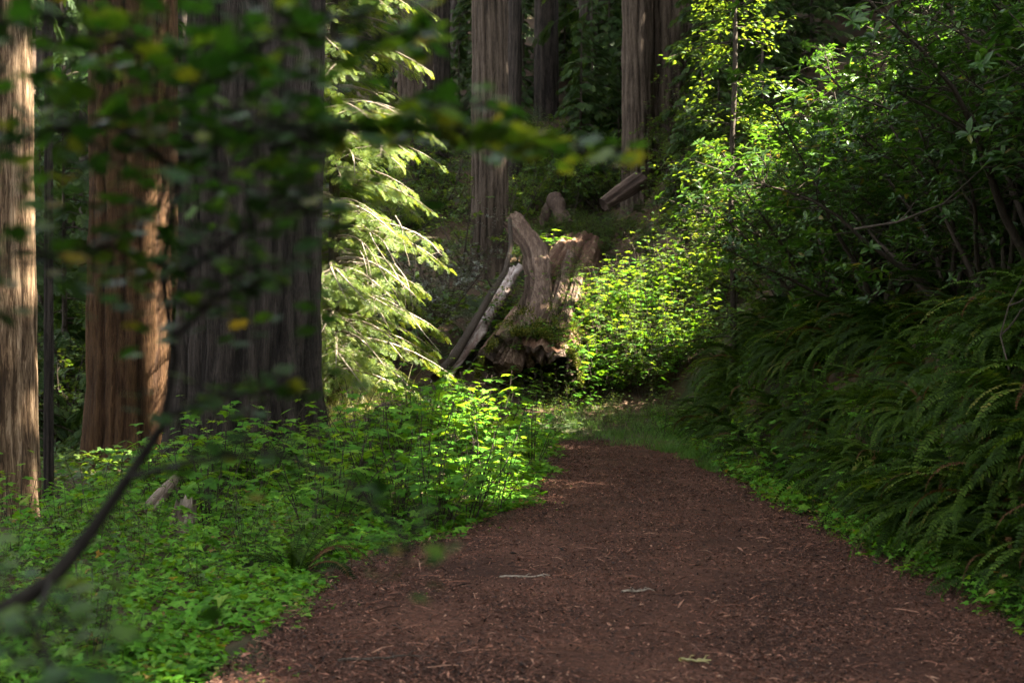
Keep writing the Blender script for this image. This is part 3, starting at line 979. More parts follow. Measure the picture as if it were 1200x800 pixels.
def chunk(name, label, cat, path, rad, mat, seed, jag=.35):
    """a broken piece of rotten trunk: uneven, with splintered ends"""
    path = np.asarray(path, float)
    r = np.random.default_rng(seed)
    d = Vector(path[-1] - path[0])
    L = d.length
    g = Geo()
    n, m = 36, 14
    z = np.linspace(0, L, m)
    th = np.linspace(0, 2 * np.pi, n, endpoint=False)[None]
    ht = sum(a_ * np.sin(th * k + r.uniform(0, 6) + z[:, None] * r.uniform(.2, 1)) for k, a_ in ((2, .12), (3, .10), (7, .07), (13, .05)))
    rr0 = np.interp(z, np.linspace(0, L, len(rad)), rad)[:, None] * (1 + ht)
    spl = jag * (np.abs(np.sin(th * 4.5 + r.uniform(0, 6))) * .6 + .4 * np.abs(np.sin(th * 11)))
    zc = z[:, None] + (z[:, None] / L - .5) * 2 * spl * rad[0]
    v = np.stack([np.cos(th) * rr0, np.sin(th) * rr0, zc], -1)
    g.grid(v, np.clip(.5 + 1.5 * ht, 0, 1), 0, wrap=True)
    for row, dz in ((0, .5), (m - 1, -.5)):
        ring = v[row]
        c = ring.mean(0, keepdims=True) + np.array([[0, 0, dz * rad[0]]])
        mid = (ring + c) / 2
        f = np.array([[0, 1 + i, 1 + (i + 1) % n] for i in range(n)])
        g.add(np.concatenate([c, mid]), [f], .25)
        g.grid(np.stack([mid, ring], 0), .25, 0, wrap=True)
    o = tag(obj(name, g, [M[mat]], None, True), label, cat)
    o.location = path[0]
    o.rotation_mode = 'QUATERNION'
    o.rotation_quaternion = d.to_track_quat('Z', 'Y')
    return o

# broken root wood heap left of the thimbleberries
chunk('rotten_wood', 'dark broken log end pointing at the trail, topmost of the debris heap', 'log piece', [P(470, 500, 21.5), P(520, 470, 23)], [.20, .16, .12], 'rot', 1)
chunk('rotten_wood', 'long split grey timber at the left of the debris heap', 'log piece', [P(392, 508, 21), P(452, 482, 22.5)], [.09, .11, .07], 'greywood', 2, .8)
chunk('rotten_wood', 'round dark stub in the middle of the debris heap', 'log piece', [P(452, 492, 21.4), P(468, 478, 22.6)], [.22, .2, .15], 'rot', 3)
chunk('rotten_wood', 'pale broken plank end at the right of the debris heap', 'log piece', [P(498, 482, 22), P(524, 466, 22.6)], [.10, .13, .08], 'bleached', 4, .6)
chunk('rotten_wood', 'short dark block lying at the front of the debris heap', 'log piece', [P(436, 506, 20.6), P(462, 500, 21.0)], [.13, .14, .1], 'rot', 5)
# bleached stump bits in front of the huge trunk
chunk('broken_stump', 'pale split stump sticking up before the huge dark trunk', 'stump', [P(214, 640, 11.5), P(218, 596, 11.7)], [.12, .13, .09], 'greywood', 6, .9)
chunk('driftwood_root', 'grey bent root leaning by the foot of the huge dark trunk', 'root', [P(168, 606, 12.4), P(206, 560, 13.2)], [.08, .07, .04], 'greywood', 7, .4)
chunk('rotten_wood', 'half buried pale log piece at lower left among low plants', 'log piece', [P(95, 640, 11), P(150, 632, 11.6)], [.09, .10, .08], 'greywood', 8, .5)
# uphill: arched root and a cut log
g = Geo()
ta = np.linspace(0, math.pi, 22)
ra = np.random.default_rng(6)
c0 = P(648, 250, 46)
pa = np.stack([c0[0] - .38 * np.cos(ta) + .12 * np.sin(ta * 2), 46 + .25 * np.sin(ta * 1.5), c0[2] - .45 + .95 * np.sin(ta) ** .8], 1) + ra.normal(0, .02, (22, 3))
g.tube(pa, np.linspace(.13, .34, 22) + .05 * np.sin(ta * 4) + .02 * ra.normal(0, 1, 22), 14)
tag(obj('arched_root', g, [M['rot']], None, True), 'arched dark broken root on the slope above the log', 'root')
chunk('cut_log', 'short brown log end tilted up in front of the twin redwoods', 'log piece', [P(708, 240, 45.2), P(752, 211, 46.2)], [.20, .27, .30], 'rot', 9, .15)

# ------------------------------------------------------------------ plants: kinds
def pair(gs, gl, mat, names=('stems', 'leaves')):
    return [(names[0], gs.mesh(names[0], [M['stem']], True)), (names[1], gl.mesh(names[1], [M[mat]]))]
K_th = Kind('thimbleberry_plant', 'plant', [pair(*thimble_geo(400 + q, [.95, .75, 1.1, .6, .85, .5][q], [7, 6, 8, 6, 9, 7][q], [7, 6, 7, 5, 6, 5][q], .125), 'thimble') for q in range(6)])
_t, _f = [], []
for ang, k_ in ((-70, .8), (0, 1.0), (70, .8)):
    a_ = math.radians(ang)
    R_ = np.array([[math.cos(a_), math.sin(a_), 0], [-math.sin(a_), math.cos(a_), 0], [0, 0, 1]])
    _f += [[f + 8 * len(_t) for f in OVAL[1]]]
    _t.append((OVAL[0] * [1.7, 1, 1] * k_) @ R_.T)
TRIO = (np.concatenate(_t), [np.concatenate([f[i] for f in _f]) for i in range(2)])
K_sb = Kind('salmonberry_plant', 'plant', [pair(*thimble_geo(450 + q, [1.1, .9, 1.3][q], 7, [9, 8, 10][q], .11, leaf=TRIO), 'bush') for q in range(3)])
K_fb = Kind('sword_fern', 'fern', [[('fronds', fern_geo(500 + q, [27, 31, 25, 29, 33][q], [1.05, 1.2, .9, 1.3, 1.1][q], True).mesh('fronds', [M['fern'], M['deadfern']]))] for q in range(5)])
K_fn = Kind('sword_fern', 'fern', [[('fronds', fern_geo(600 + q, [16, 20, 14][q], [.95, .8, .7][q]).mesh('fronds', [M['fern'], M['deadfern']]))] for q in range(3)])
K_rh = Kind('rhododendron_shrub', 'shrub', [pair(*shrub_geo(700 + q, [3.4, 2.8, 3.9, 3.0][q], 1.2, [7, 6, 8, 7][q], 36, 7, OVAL, .112, flat=.45, wid=1.2), 'rhodo') for q in range(4)])
K_bu = Kind('understory_shrub', 'shrub', [pair(*shrub_geo(750 + q, [1.8, 1.4, 2.2][q], .9, 8, 14, 5, OVAL, .10, flat=.55, wid=1.5, along=True), 'bush') for q in range(3)])
K_hu = Kind('huckleberry_shrub', 'shrub', [pair(*shrub_geo(780 + q, 2.6, 1.2, 8, 18, 7, OVAL, .065, flat=.3, wid=1.5, along=True), 'huckle') for q in range(2)])

rr = random.Random(11)
def scatter(kind, n, pick, label, group, sc=(.8, 1.2), mind=.0, sink=.0):
    done = []
    tries = 0
    while len(done) < n and tries < n * 60:
        tries += 1
        x, y = pick()
        if any((x - a_) ** 2 + (y - b) ** 2 < mind * mind for a_, b in done):
            continue
        done.append((x, y))
        kind.put(rr.randrange(60), (x, y, float(H(x, y)) - sink), rr.uniform(0, 6.28), rr.uniform(*sc), label, group)
    return done

# lush thimbleberries left of the trail
def pk():
    y = rr.uniform(11.2, 24)
    return float(left_edge(y)) - .22 - rr.uniform(0, 1) ** 1.1 * 3.6, y
scatter(K_th, 116, pk, 'leafy green thimbleberry plant in the lush patch left of the trail', 'thimbleberries left of the trail', (.7, 1.3), .26)
def pk():
    return rr.uniform(-5.2, -2.4), rr.uniform(13.0, 18.2)
scatter(K_th, 28, pk, 'thimbleberry plant crowding the foot of the huge dark trunk', 'thimbleberries at the huge trunk', (.8, 1.2), .3)
def pk():
    y = rr.uniform(5.6, 11)
    return float(left_edge(y)) - .7 - rr.uniform(0, 1) * 2.6, y
scatter(K_th, 26, pk, 'low thimbleberry plant in the near bed at lower left', 'thimbleberries in the near bed', (.35, .6), .3)
def pk():
    px = rr.uniform(585, 835)
    D = rr.uniform(26.8, 35)
    x = (px - 600) / 1500 * D
    if px < 690 and D < 31 and px < 690 - (D - 27) * 2 and D > 27.2:
        x = (rr.uniform(692, 800) - 600) / 1500 * D
    return x, D
d0 = scatter(K_th, 90, pk, 'bright thimbleberry plant on the sunlit slope right of the log', 'thimbleberries on the sunlit slope', (1.0, 1.6), .25)
d0 = d0 + scatter(K_sb, 72, pk, 'bright three leaved salmonberry plant on the sunlit slope right of the log', 'salmonberries on the sunlit slope', (.9, 1.5), .25)
SLOPE, SLOPE2 = [], []
for x, y in d0:
    z = float(H(x, y)) + .95
    px, py = 600 + x / y * 1500, 420 - (z - 1.6) / y * 1500
    if 590 < px < 805 and 300 < py < 462 and x > 1.75 + .118 * (y - 27.2) and (px < 750 or rr.random() < .7):
        SLOPE.append((x, y, z))
for i in range(16):
    an = math.radians(rr.uniform(-62, 62))
    K_sb.put(rr.randrange(3), (A[0] + 1.0 * math.sin(an), 26.95 + rr.uniform(0, .5), A[2] + 1.0 * math.cos(an) - .08), rr.uniform(0, 6.28), rr.uniform(.25, .45), 'small three leaved plant rooted on the brow of the hollow log end', 'plants on the log brow')
for i in range(24):
    sa = .4 + 9.5 * rr.random() ** 1.2
    an = math.radians(rr.uniform(15, 75))
    c_ = A + axd * sa
    rad_ = .95 * (1 - .012 * sa)
    x, y, z = c_[0] + rad_ * math.sin(an), c_[1], c_[2] + rad_ * math.cos(an) - .05
    K_sb.put(rr.randrange(3), (x, y, z), rr.uniform(0, 6.28), rr.uniform(.45, .85), 'three leaved plant growing over the right flank of the fallen log', 'plants over the log flank')
def pk():
    return rr.uniform(.5, 3.3), rr.uniform(23.0, 26.6)
d1 = scatter(K_sb, 40, pk, 'small leafy plant closing off the far end of the trail', 'plants at the far end of the trail', (.25, .6), .25)
for x, y in d1:
    if x > .9 and y > 24.2 and rr.random() < .55:
        SLOPE2.append((x, y, float(H(x, y)) + .5))
# growth spilling over the top and the right side of the log's open end
for x, y, z, s_ in [(.15, 26.9, 1.75, .5), (.5, 27.1, 1.85, .6), (.85, 27.0, 1.75, .65), (1.1, 27.2, 1.5, .75), (1.3, 26.9, 1.0, .8), (1.45, 27.6, 1.3, .9), (.75, 27.9, 1.95, .6), (1.2, 28.4, 1.85, .8), (1.25, 29.4, 2.1, .9), (1.35, 30.5, 2.4, .9), (1.5, 26.5, .45, .8), (1.2, 26.3, .2, .6), (-.2, 26.3, .1, .7)]:
    K_th.put(rr.randrange(6), (x, y, z), rr.uniform(0, 6.28), s_, 'thimbleberry plant spilling over the open end of the fallen log', 'thimbleberries on the log end')
    if 1.25 < x < 1.7 and z > .4:
        SLOPE2.append((x, y, z + .35))

# ferns on the right bank
def pk():
    y = 6.9 + 18 * rr.uniform(0, 1) ** 1.45
    return 3.35 + rr.uniform(0, 1) * 1.9 + max(0, (11 - y)) * .02, y
done = []
for i in range(232):
    for _ in range(20):
        x, y = pk()
        if all((x - a_) ** 2 + (y - b) ** 2 > .085 for a_, b in done):
            break
    done.append((x, y))
    near = y < 11.5
    (K_fn if i % 5 == 0 else K_fb).put(rr.randrange(5), (x, y, float(H(x, y)) - .02), rr.gauss(0, .75), rr.uniform(.36, .92),
             'dark sword fern hanging over the near part of the shaded right bank' if near else 'dark sword fern hanging on the shaded right bank farther along the trail',
             'near ferns on the right bank' if near else 'farther ferns on the right bank')
def pk():
    y = rr.uniform(11, 21)
    return 3.0 + rr.uniform(0, 1) ** 1.5 * 1.0, y
scatter(K_th, 22, pk, 'leafy thimbleberry plant among the ferns at the foot of the right bank', 'thimbleberries among the bank ferns', (.5, .9), .35)
for bx, by, bz, bs in [(.2, 27.05, 2.0, .5), (.5, 26.95, 2.02, .6), (.75, 27.1, 1.9, .5), (1.0, 27.0, 1.75, .6), (.35, 27.6, 2.15, .6), (.85, 27.7, 2.1, .65)]:
    K_fn.put(rr.randrange(3), (bx, by, bz), rr.uniform(0, 6.28), bs, 'small bright fern drooping from the brow over the hollow log end', 'ferns on the log end brow')
def pk():
    return 3.3 + rr.uniform(0, 1) * 1.1, rr.uniform(7.3, 12.5)
scatter(K_fb, 46, pk, 'dark sword fern hanging over the near part of the shaded right bank', 'near ferns on the right bank', (.5, .85), .22)
for px, D, s_, lb in [(345, 9.5, .85, 'green sword fern at the left edge of the trail near a dead frond'), (1168, 9.0, .75, 'upright sword fern at the far right beside the trail'), (692, 45, 1.1, 'sword fern on the slope beneath the twin redwoods'), (590, 27.6, .8, 'pale sunlit fern overhanging the hollow end of the log'), (470, 26, .9, 'fern in the shade below the sunlit conifer'), (545, 33, .9, 'dark fern left of the bleached slab')]:
    x = (px - 600) / 1500 * D
    z = float(H(x, D)) if px != 590 else 1.6
    K_fn.put(rr.randrange(3), (x, D, z), rr.uniform(0, 6.28), s_, lb)
g = Geo()
frond_into(g, (0, 0, .12), .5, .9, .55, 3, droop=2.6, np_=28, pw=.10, attr=.5)
frond_into(g, (0, 0, .1), -.2, .7, .42, 4, droop=2.4, np_=24, pw=.10, attr=.4)
o = tag(obj('dead_fern', g, [M['deadfern']]), 'brown curled dead fern frond at the left edge of the trail', 'fern')
q = P(362, 655, 9.1)
o.location = (q[0], q[1], float(H(q[0], q[1])))

# rhododendrons above the ferns
def pk():
    while True:
        y = rr.uniform(8.5, 25.5)
        x = 4.9 + rr.uniform(0, 1) ** .9 * 4.5
        if x / y > .235:
            return x, y
scatter(K_rh, 68, pk, 'glossy dark rhododendron shrub above the ferns on the right bank', 'rhododendrons on the right bank', (.8, 1.25), .75)
def pk():
    y = rr.uniform(26, 40)
    return rr.uniform(4.4 if y > 35 else 5.2, 10.5), y
scatter(K_bu, 34, pk, 'leafy green shrub on the slope between the sunlit plants and the rhododendrons', 'shrubs right of the sunlit slope', (.55, .95), .6)
def pk():
    while True:
        y = rr.uniform(40, 58)
        px = rr.uniform(600, 860)
        if not (605 < px < 775 and y < 48):
            return (px - 600) / 1500 * y, y
scatter(K_bu, 56, pk, 'dim green shrub on the slope above the fallen log', 'shrubs above the log', (.9, 1.6), .8)
def pk():
    while True:
        y = rr.uniform(29, 50)
        px = rr.uniform(-20, 560)
        if not (px > 455 and y < 39):
            return (px - 600) / 1500 * y, y
scatter(K_bu, 46, pk, 'dim green shrub under the trees left of the log', 'shrubs under the left trees', (.9, 1.7), .9)
def pk():
    y = rr.uniform(41, 48.5)
    return (rr.uniform(600, 790) - 600) / 1500 * y, y
scatter(K_bu, 44, pk, 'low bright green shrub around the old roots at the top of the log', 'low shrubs at the top of the log', (.3, .6), .35)
def pk():
    y = rr.uniform(5.8, 11.5)
    return float(left_edge(y)) - .6 - rr.uniform(0, 1) * 3.0, y
scatter(K_sb, 44, pk, 'small three leaved plant among the low cover in the near left bed', 'three leaved plants in the near left bed', (.28, .6), .3)
for px, D, s_, lb in [(488, 32.5, 1.3, 'grey leaved huckleberry shrub right of the sunlit conifer'), (522, 36, 1.15, 'grey huckleberry shrub against the straight grey brown trunk'), (470, 32, 1.2, 'dim huckleberry shrub behind the sunlit conifer')]:
    x = (px - 600) / 1500 * D
    K_hu.put(rr.randrange(2), (x, D, float(H(x, D))), rr.uniform(0, 6.28), s_, lb)
o = K_th.put(3, tuple(P(650, 270, 42.5)), 0, 1.2, 'dense light green clump at the top of the log')
o.location.z = 5.3
o.scale = (1.9, 1.4, 1.0)

# ------------------------------------------------------------------ sunlit conifer, slim young tree on the bank
x, D = (392 - 600) / 1500 * 25, 25
t = thing('hemlock_tree', 'sunlit yellow green conifer with drooping sprays right of the huge trunk', 'tree', (x, D, float(H(x, D))))
ax = lean_axis(-.3, 15, 24)
g = Geo()
g.tube(ax, np.linspace(.16, .02, 24), 9)
obj('trunk', g, [M['stem']], t, True)
gc = crown_geo(31, .8, 15, 2.45, 300, .25, tm=FINE, per=86, droop=.42, taper=.45, spread=.45)
obj('crown', gc, [M['hemlock'], M['paletwig']], t)
g = Geo()
rh = np.random.default_rng(9)
for i in range(14):
    p0 = np.array([rh.uniform(.2, 1.5), rh.uniform(-2.2, -.8), rh.uniform(1.6, 4)])
    c = curve_pts(p0, rh.uniform(-1, 1), -.9, rh.uniform(.6, 1.5), 7, rh, wander=.3)
    g.tube(c, np.linspace(.011, .003, 8), 4, rh.uniform(.4, .9), cap=False)
obj('dead_twigs', g, [M['paletwig']], t, True)

x, D = (857 - 600) / 1500 * 23, 23
t = thing('young_tree', 'slim young tree with bright sunlit sprays on the right bank', 'tree', (x, D, float(H(x, D))))
ax = lean_axis(-.3, 9.5, 30, (.006, 0))
ax[:, 0] += .03 * np.sin(ax[:, 2] * 1.3)
g = Geo()
g.tube(ax, np.linspace(.062, .035, 30), 9)
obj('trunk', g, [M['stem']], t, True)
r = np.random.default_rng(17)
gs, T, Dv, Nv = Geo(), [], [], []
gl = Geo()
for i in range(92):
    z = r.uniform(.9, 8.6)
    az = (math.pi if r.uniform() < .68 else 0) + r.normal(0, .9)
    c = curve_pts((0, 0, z), az, r.uniform(-.15, .3), r.uniform(.6, 2.1) * (1.15 - z / 14), 7, r, wander=.16, sag=.03)
    gs.tube(c, np.linspace(.012, .003, 8), 4, .5, 0, cap=False)
    n = 44
    tt_ = r.uniform(.2, 1, n)
    pos = np.stack([np.interp(tt_, np.linspace(0, 1, 8), c[:, k]) for k in range(3)], 1) + r.normal(0, .09, (n, 3)) * [1, 1, .8]
    az2 = az + r.normal(0, 1.0, n)
    T.append(pos)
    Dv.append(np.stack([np.cos(az2), np.sin(az2), r.normal(-.1, .2, n)], 1))
    Nv.append(np.array([0, 0, 1.0]) + r.normal(0, .45, (n, 3)))
T, Dv, Nv = np.concatenate(T), np.concatenate(Dv), np.concatenate(Nv)
s_ = r.uniform(.07, .13, len(T))
gl.inst(OVAL, frames(Dv, Nv), T, np.clip(r.normal(.6, .2, len(T)), 0, 1), np.stack([s_ * 1.6, s_, s_], 1))
obj('branches', gs, [M['stem']], t, True)
obj('crown', gl, [M['bush']], t)

# bare twisted branches among the rhododendrons
for i, (pts, lb) in enumerate([
        ([P(960, 80, 13), P(990, 112, 13), P(1040, 125, 13), P(1100, 108, 12.8), P(1150, 95, 12.5), P(1210, 108, 12)], 'bare crooked branch crossing the dark shrubs at upper right'),
        ([P(1000, 270, 12.2), P(1060, 262, 12), P(1110, 240, 11.8), P(1150, 200, 11.6), P(1180, 190, 11.4)], 'bare dark branch arching over the ferns at right'),
        ([P(1180, 430, 9.4), P(1192, 400, 9.5), P(1186, 360, 9.6), P(1206, 320, 9.7)], 'thin dry twig hanging at the right edge above the ferns')]):
    g = Geo()
    pts = np.array(pts) + np.random.default_rng(i).normal(0, .04, (len(pts), 3))
    g.tube(pts, np.linspace(.013, .005, len(pts)), 6) if i < 2 else g.tube(pts, np.linspace(.007, .003, len(pts)), 5)
    for j in range(1, len(pts) - 1):
        c = curve_pts(pts[j], random.Random(j).uniform(0, 6), .6, .5, 6, np.random.default_rng(j + 40), wander=.4)
        g.tube(c, np.linspace(.008, .002, 7), 4, cap=False)
    tag(obj('bare_branch', g, [M['stem']], None, True), lb, 'branch')

# ------------------------------------------------------------------ low cover (nobody could count it)
r = np.random.default_rng(77)
def cover(n, xs, ys, hmax, size, tmpl, mat, name, label, cat, up=0.0, hz=None):
    g = Geo()
    z0 = H(xs, ys)
    hh = r.uniform(.02, 1, len(xs)) ** 1.2 * hmax
    T = np.stack([xs, ys, z0 + hh], 1)
    az = r.uniform(0, 6.28, len(xs))
    d = np.stack([np.cos(az), np.sin(az), r.normal(-.1, .25, len(xs))], 1)
    nn = np.array([0, 0, 1.0]) + r.normal(0, .3, (len(xs), 3))
    s = size * r.uniform(.4, 1.0, len(xs)) * (1 + .8 * (r.uniform(0, 1, len(xs)) < .15))
    g.inst(tmpl, frames(d, nn), T, np.clip(r.normal(.48, .22, len(xs)), 0, 1), np.stack([s, s, s], 1))
    return stuff(name, g, [M[mat]], label, cat)
# left bed
n = 42000
ys = 5.2 + 19 * r.uniform(0, 1, n) ** 1.5
depth = r.uniform(0, 1, n) ** 1.4
ragg = .25 * np.sin(ys * 2.1) + .18 * np.sin(ys * 5.3 + 1) + r.normal(0, .10, n)
xs = left_edge(ys) - .12 - ragg * .6 - depth * 5.0
keep = (np.sin(xs * 3.1 + ys * 1.1) + np.sin(ys * 2.7 - xs * 1.3 + 1) + r.normal(0, .5, n)) > -1.45
xs, ys, depth = xs[keep], ys[keep], depth[keep]
hm = np.clip(.05 + .36 * depth ** .6, 0, .40)
cover(n, xs, ys, hm, .062, TRI, 'lowleaf', 'low_plants', 'low bright green leafy ground cover left of the trail', 'ground cover')
n = 900
ys = 6.2 + 17 * r.uniform(0, 1, n) ** 1.3
xs = left_edge(ys) + r.exponential(.22, n)
keep = (np.sin(ys * 3.3) + np.sin(ys * 7.1 + xs * 5) + r.normal(0, .3, n)) > .5
cover(n, xs[keep], ys[keep], .03, .035, TRI, 'lowleaf', 'low_plants', 'scattered tiny green sprigs along the left edge of the trail', 'ground cover')
# toe of the right bank
n = 24000
ys = 6.6 + 19 * r.uniform(0, 1, n) ** 1.4
xs = right_edge(ys) + .02 + r.normal(0, .12, n) + 1.7 * r.uniform(0, 1, n) ** 2.2
keep = (np.sin(ys * 1.9) + np.sin(ys * 4.7 + 2) + r.normal(0, .6, n)) > -.7
xs, ys = xs[keep], ys[keep]
cover(n, xs, ys, .22, .055, TRI, 'lowleaf', 'low_plants', 'low green seedlings along the foot of the right bank', 'ground cover')
# back slope and left forest floor
n = 26000
ys = r.uniform(18, 60, n)
xs = (r.uniform(-60, 900, n) - 600) / 1500 * ys
keep = ~((xs > -1.2) & (xs < 3) & (ys < 27))
cover(n, xs[keep], ys[keep], .4, .12, TRI, 'bush', 'forest_floor_plants', 'dim low plants covering the forest floor behind', 'ground cover')
# moss and small growth over the log's hollow end
n = 14000
th_ = r.uniform(-.3, math.pi + .3, n)
zz_ = -.25 + 3.4 * r.uniform(0, 1, n) ** 2.4
keep = np.sin(th_ * 5.1 + zz_ * 2) + np.sin(th_ * 11 + 1 - zz_ * 3) + r.normal(0, .5, n) > .25
th_, zz_ = th_[keep], zz_[keep]
n = len(th_)
u1 = nrm(np.cross(axd, [0, 0, 1.0]))
u2 = np.cross(u1, axd)
pos = A + axd * zz_[:, None] + (u1 * np.cos(th_)[:, None] + u2 * np.sin(th_)[:, None]) * (1.02 + r.uniform(0, .12, n))[:, None]
g = Geo()
d = nrm(pos - A - axd * zz_[:, None] + r.normal(0, .5, (n, 3)) + np.array([0, 0, -.2]))
s = r.uniform(.03, .085, n)
g.inst(SMALL, frames(d, r.normal(0, 1, (n, 3))), pos, r.uniform(0, 1, n), np.stack([s, s, s], 1))
stuff('moss_cover', g, [M['moss']], 'yellow green moss draped over the hollow log end', 'moss')
# grass strip at the far end of the trail
def grass(n, xs, ys, hgt, mat, name, label, wid=.006):
    g = Geo()
    az = r.uniform(0, 6.28, len(xs))
    d = np.stack([np.cos(az) * .45, np.sin(az) * .45, np.ones(len(xs))], 1)
    nn = np.stack([-np.sin(az), np.cos(az), r.normal(0, .3, len(xs))], 1) + r.normal(0, .5, (len(xs), 3))
    L = hgt * r.uniform(.25, 1.0, len(xs)) * (1 + .5 * np.sin(xs * 5.3 + 1) * np.sin(ys * 3.7)) * (1 + .9 * (r.uniform(0, 1, len(xs)) < .06))
    v = np.array([(-.5, 0, 0), (.5, 0, 0), (.4, .6, .05), (0, 1, .25), (-.4, .6, .05)], float)
    g.inst((v, [np.array([[0, 1, 2, 4]]), np.array([[4, 2, 3]])]), frames(d, nn), np.stack([xs, ys, H(xs, ys)], 1), r.uniform(0, 1, len(xs)), np.stack([np.full(len(xs), wid), L, L], 1))
    return stuff(name, g, [M[mat]], label, 'grass')
n = 15000
ys = r.uniform(17.5, 26.5, n)
xs = right_edge(np.minimum(ys, 24)) + .1 - r.uniform(0, 1, n) ** 1.6 * np.interp(ys, [17.5, 21, 22.6, 26.5], [.35, .7, 2.0, 2.6])
keep = (np.sin(xs * 6.1 + ys * 2) + np.sin(ys * 4.3 - xs * 3) + r.normal(0, .6, n)) > -.1
xs, ys = xs[keep], ys[keep]
grass(n, xs, ys, .22, 'grass', 'grass', 'soft bright grass at the far right end of the trail')
n = 3500
xs = r.normal(-2.9, .45, n)
ys = r.normal(23.6, .7, n)
grass(n, xs, ys, .75, 'hayes', 'grass', 'tall pale sunlit grass by the right side of the huge trunk', .009)

# twigs lying on the trail
for (px, py, L, a_, mat, lb) in [(615, 682, .36, .05, 'paletwig', 'pale lichen covered twig lying across the middle of the trail'), (815, 783, .16, .1, 'hayes', 'small yellow green leaf sprig lying on the trail at the bottom'), (452, 780, .5, .25, 'stem', 'dark thin stick lying on the near left of the trail'), (745, 699, .22, .3, 'paletwig', 'pale broken wood bits lying right of the lichen twig')]:
    D = 2400 / (py - 420)
    x = (px - 600) / 1500 * D
    g = Geo()
    rp = np.random.default_rng(px)
    c = np.stack([np.linspace(-.5, .5, 9) * L, rp.normal(0, .012, 9), .012 + np.abs(rp.normal(0, .004, 9))], 1)
    g.tube(c, np.linspace(.010, .004, 9), 6, .6)
    for j in range(2, 8, 2):
        g.tube(np.array([c[j], c[j] + [.03, rp.choice([-1, 1]) * .05, .012], c[j] + [.05, rp.choice([-1, 1]) * .07, .006]]), [.005, .003, .002], 4, .7)
    o = tag(obj('fallen_twig', g, [M[mat]], None, True), lb, 'twig')
    o.location = (x, D, ZT(x, D))
    o.rotation_euler = (0, 0, a_)

# ------------------------------------------------------------------ near vine maple with its leafy branches
root = np.array([-1.75, 2.0, -.05])
vm = thing('vine_maple', 'blurred vine maple with leaning dark stem and leaves close at left', 'tree', root)
r = np.random.default_rng(41)
def W2L(p):
    return np.asarray(p, float) - root
g = Geo()
st = np.array([root, (-1.3, 2.15, .75), P(0, 718, 2.25), P(60, 680, 2.3), P(105, 625, 2.35), P(150, 560, 2.4), P(190, 500, 2.4), P(205, 420, 2.4), P(190, 320, 2.35), P(210, 200, 2.3), P(240, 60, 2.2), P(260, -120, 2.1)])
g.tube(W2L(st), np.interp(np.arange(12), [0, 5, 11], [.022, .010, .005]), 9)
obj('stem', g, [M['maplestem']], vm, True)
def leaf_branch(nm, pts, n, size, spread, attr, dn=.25, seed=0):
    spread = np.array(spread) * (1.25 if seed < 8 else 1)
    n, size = int(n * (1.4 if seed in (4, 5, 6, 7) else 2.0)), size * .58
    r = np.random.default_rng(seed)
    pts = np.asarray(pts, float)
    t0 = np.linspace(0, 1, len(pts))
    gb = Geo()
    gb.tube(W2L(pts), np.linspace(.006, .002, len(pts)), 5)
    t = r.uniform(.05, 1, n)
    pos = np.stack([np.interp(t, t0, pts[:, k]) for k in range(3)], 1)
    off = r.normal(0, 1, (n, 3)) * np.array(spread)
    tip = pos + off
    for i in range(0, n, 2):
        gb.tube(W2L(np.array([pos[i], (pos[i] + tip[i]) / 2 + [0, 0, .01], tip[i]])), .0013, 3, cap=False)
    b = obj('branch', gb, [M['maplestem']], vm, True)
    az = r.uniform(0, 6.28, n)
    d = np.stack([np.cos(az), np.sin(az), r.normal(-dn, .25, n)], 1)
    nn = np.array([0, 0, 1.0]) + r.normal(0, .22, (n, 3))
    s = size * r.uniform(.6, 1.2, n)
    gl = Geo()
    gl.inst(VINE, frames(d, nn), W2L(tip), np.clip(attr(t, r), 0, 1), np.stack([s, s, s], 1))
    obj('leaves', gl, [M['maple']], b)
dark = lambda t, r: np.where(r.uniform(0, 1, len(t)) < .11, r.uniform(.62, .95, len(t)), r.uniform(0, .65, len(t)))
warm = lambda t, r: np.where(r.uniform(0, 1, len(t)) < .15 + .40 * t, r.uniform(.62, .93, len(t)), r.uniform(.2, .7, len(t)))
leaf_branch('b', [P(230, 90, 2.2), P(160, 60, 2.0), P(80, 20, 1.9), P(-40, 10, 1.8)], 95, .055, (.07, .12, .05), dark, seed=1)
leaf_branch('b', [P(210, 200, 2.3), P(140, 150, 2.1), P(60, 150, 2.0), P(-40, 190, 1.9)], 90, .052, (.07, .12, .045), dark, seed=2)
leaf_branch('b', [P(190, 310, 2.3), P(130, 290, 2.15), P(60, 300, 2.0), P(-40, 330, 1.9)], 60, .050, (.06, .10, .035), dark, seed=3)
leaf_branch('b', [P(225, 110, 2.2), P(290, 60, 2.0), P(350, 30, 1.9), P(430, 20, 1.8)], 100, .055, (.06, .12, .045), dark, seed=4)
leaf_branch('b', [P(205, 210, 2.3), P(270, 160, 2.1), P(330, 150, 2.0), P(385, 180, 1.9)], 110, .055, (.06, .12, .05), dark, seed=5)
leaf_branch('b', [P(195, 330, 2.35), P(260, 290, 2.2), P(310, 250, 2.0), P(390, 245, 1.9)], 85, .052, (.055, .10, .045), dark, seed=6)
leaf_branch('b', [P(200, 400, 2.4), P(250, 350, 2.2), P(310, 330, 2.1), P(370, 345, 2.0)], 46, .050, (.05, .08, .03), dark, seed=7)
leaf_branch('b', [P(330, 150, 2.0), P(420, 150, 2.05), P(500, 150, 2.1), P(570, 160, 2.15), P(640, 172, 2.2), P(725, 180, 2.25)], 90, .054, (.03, .09, .009), warm, seed=8)
leaf_branch('b', [P(350, 40, 1.9), P(420, 48, 1.95), P(470, 40, 2.0), P(510, 34, 2.05)], 26, .045, (.02, .06, .015), warm, seed=9)
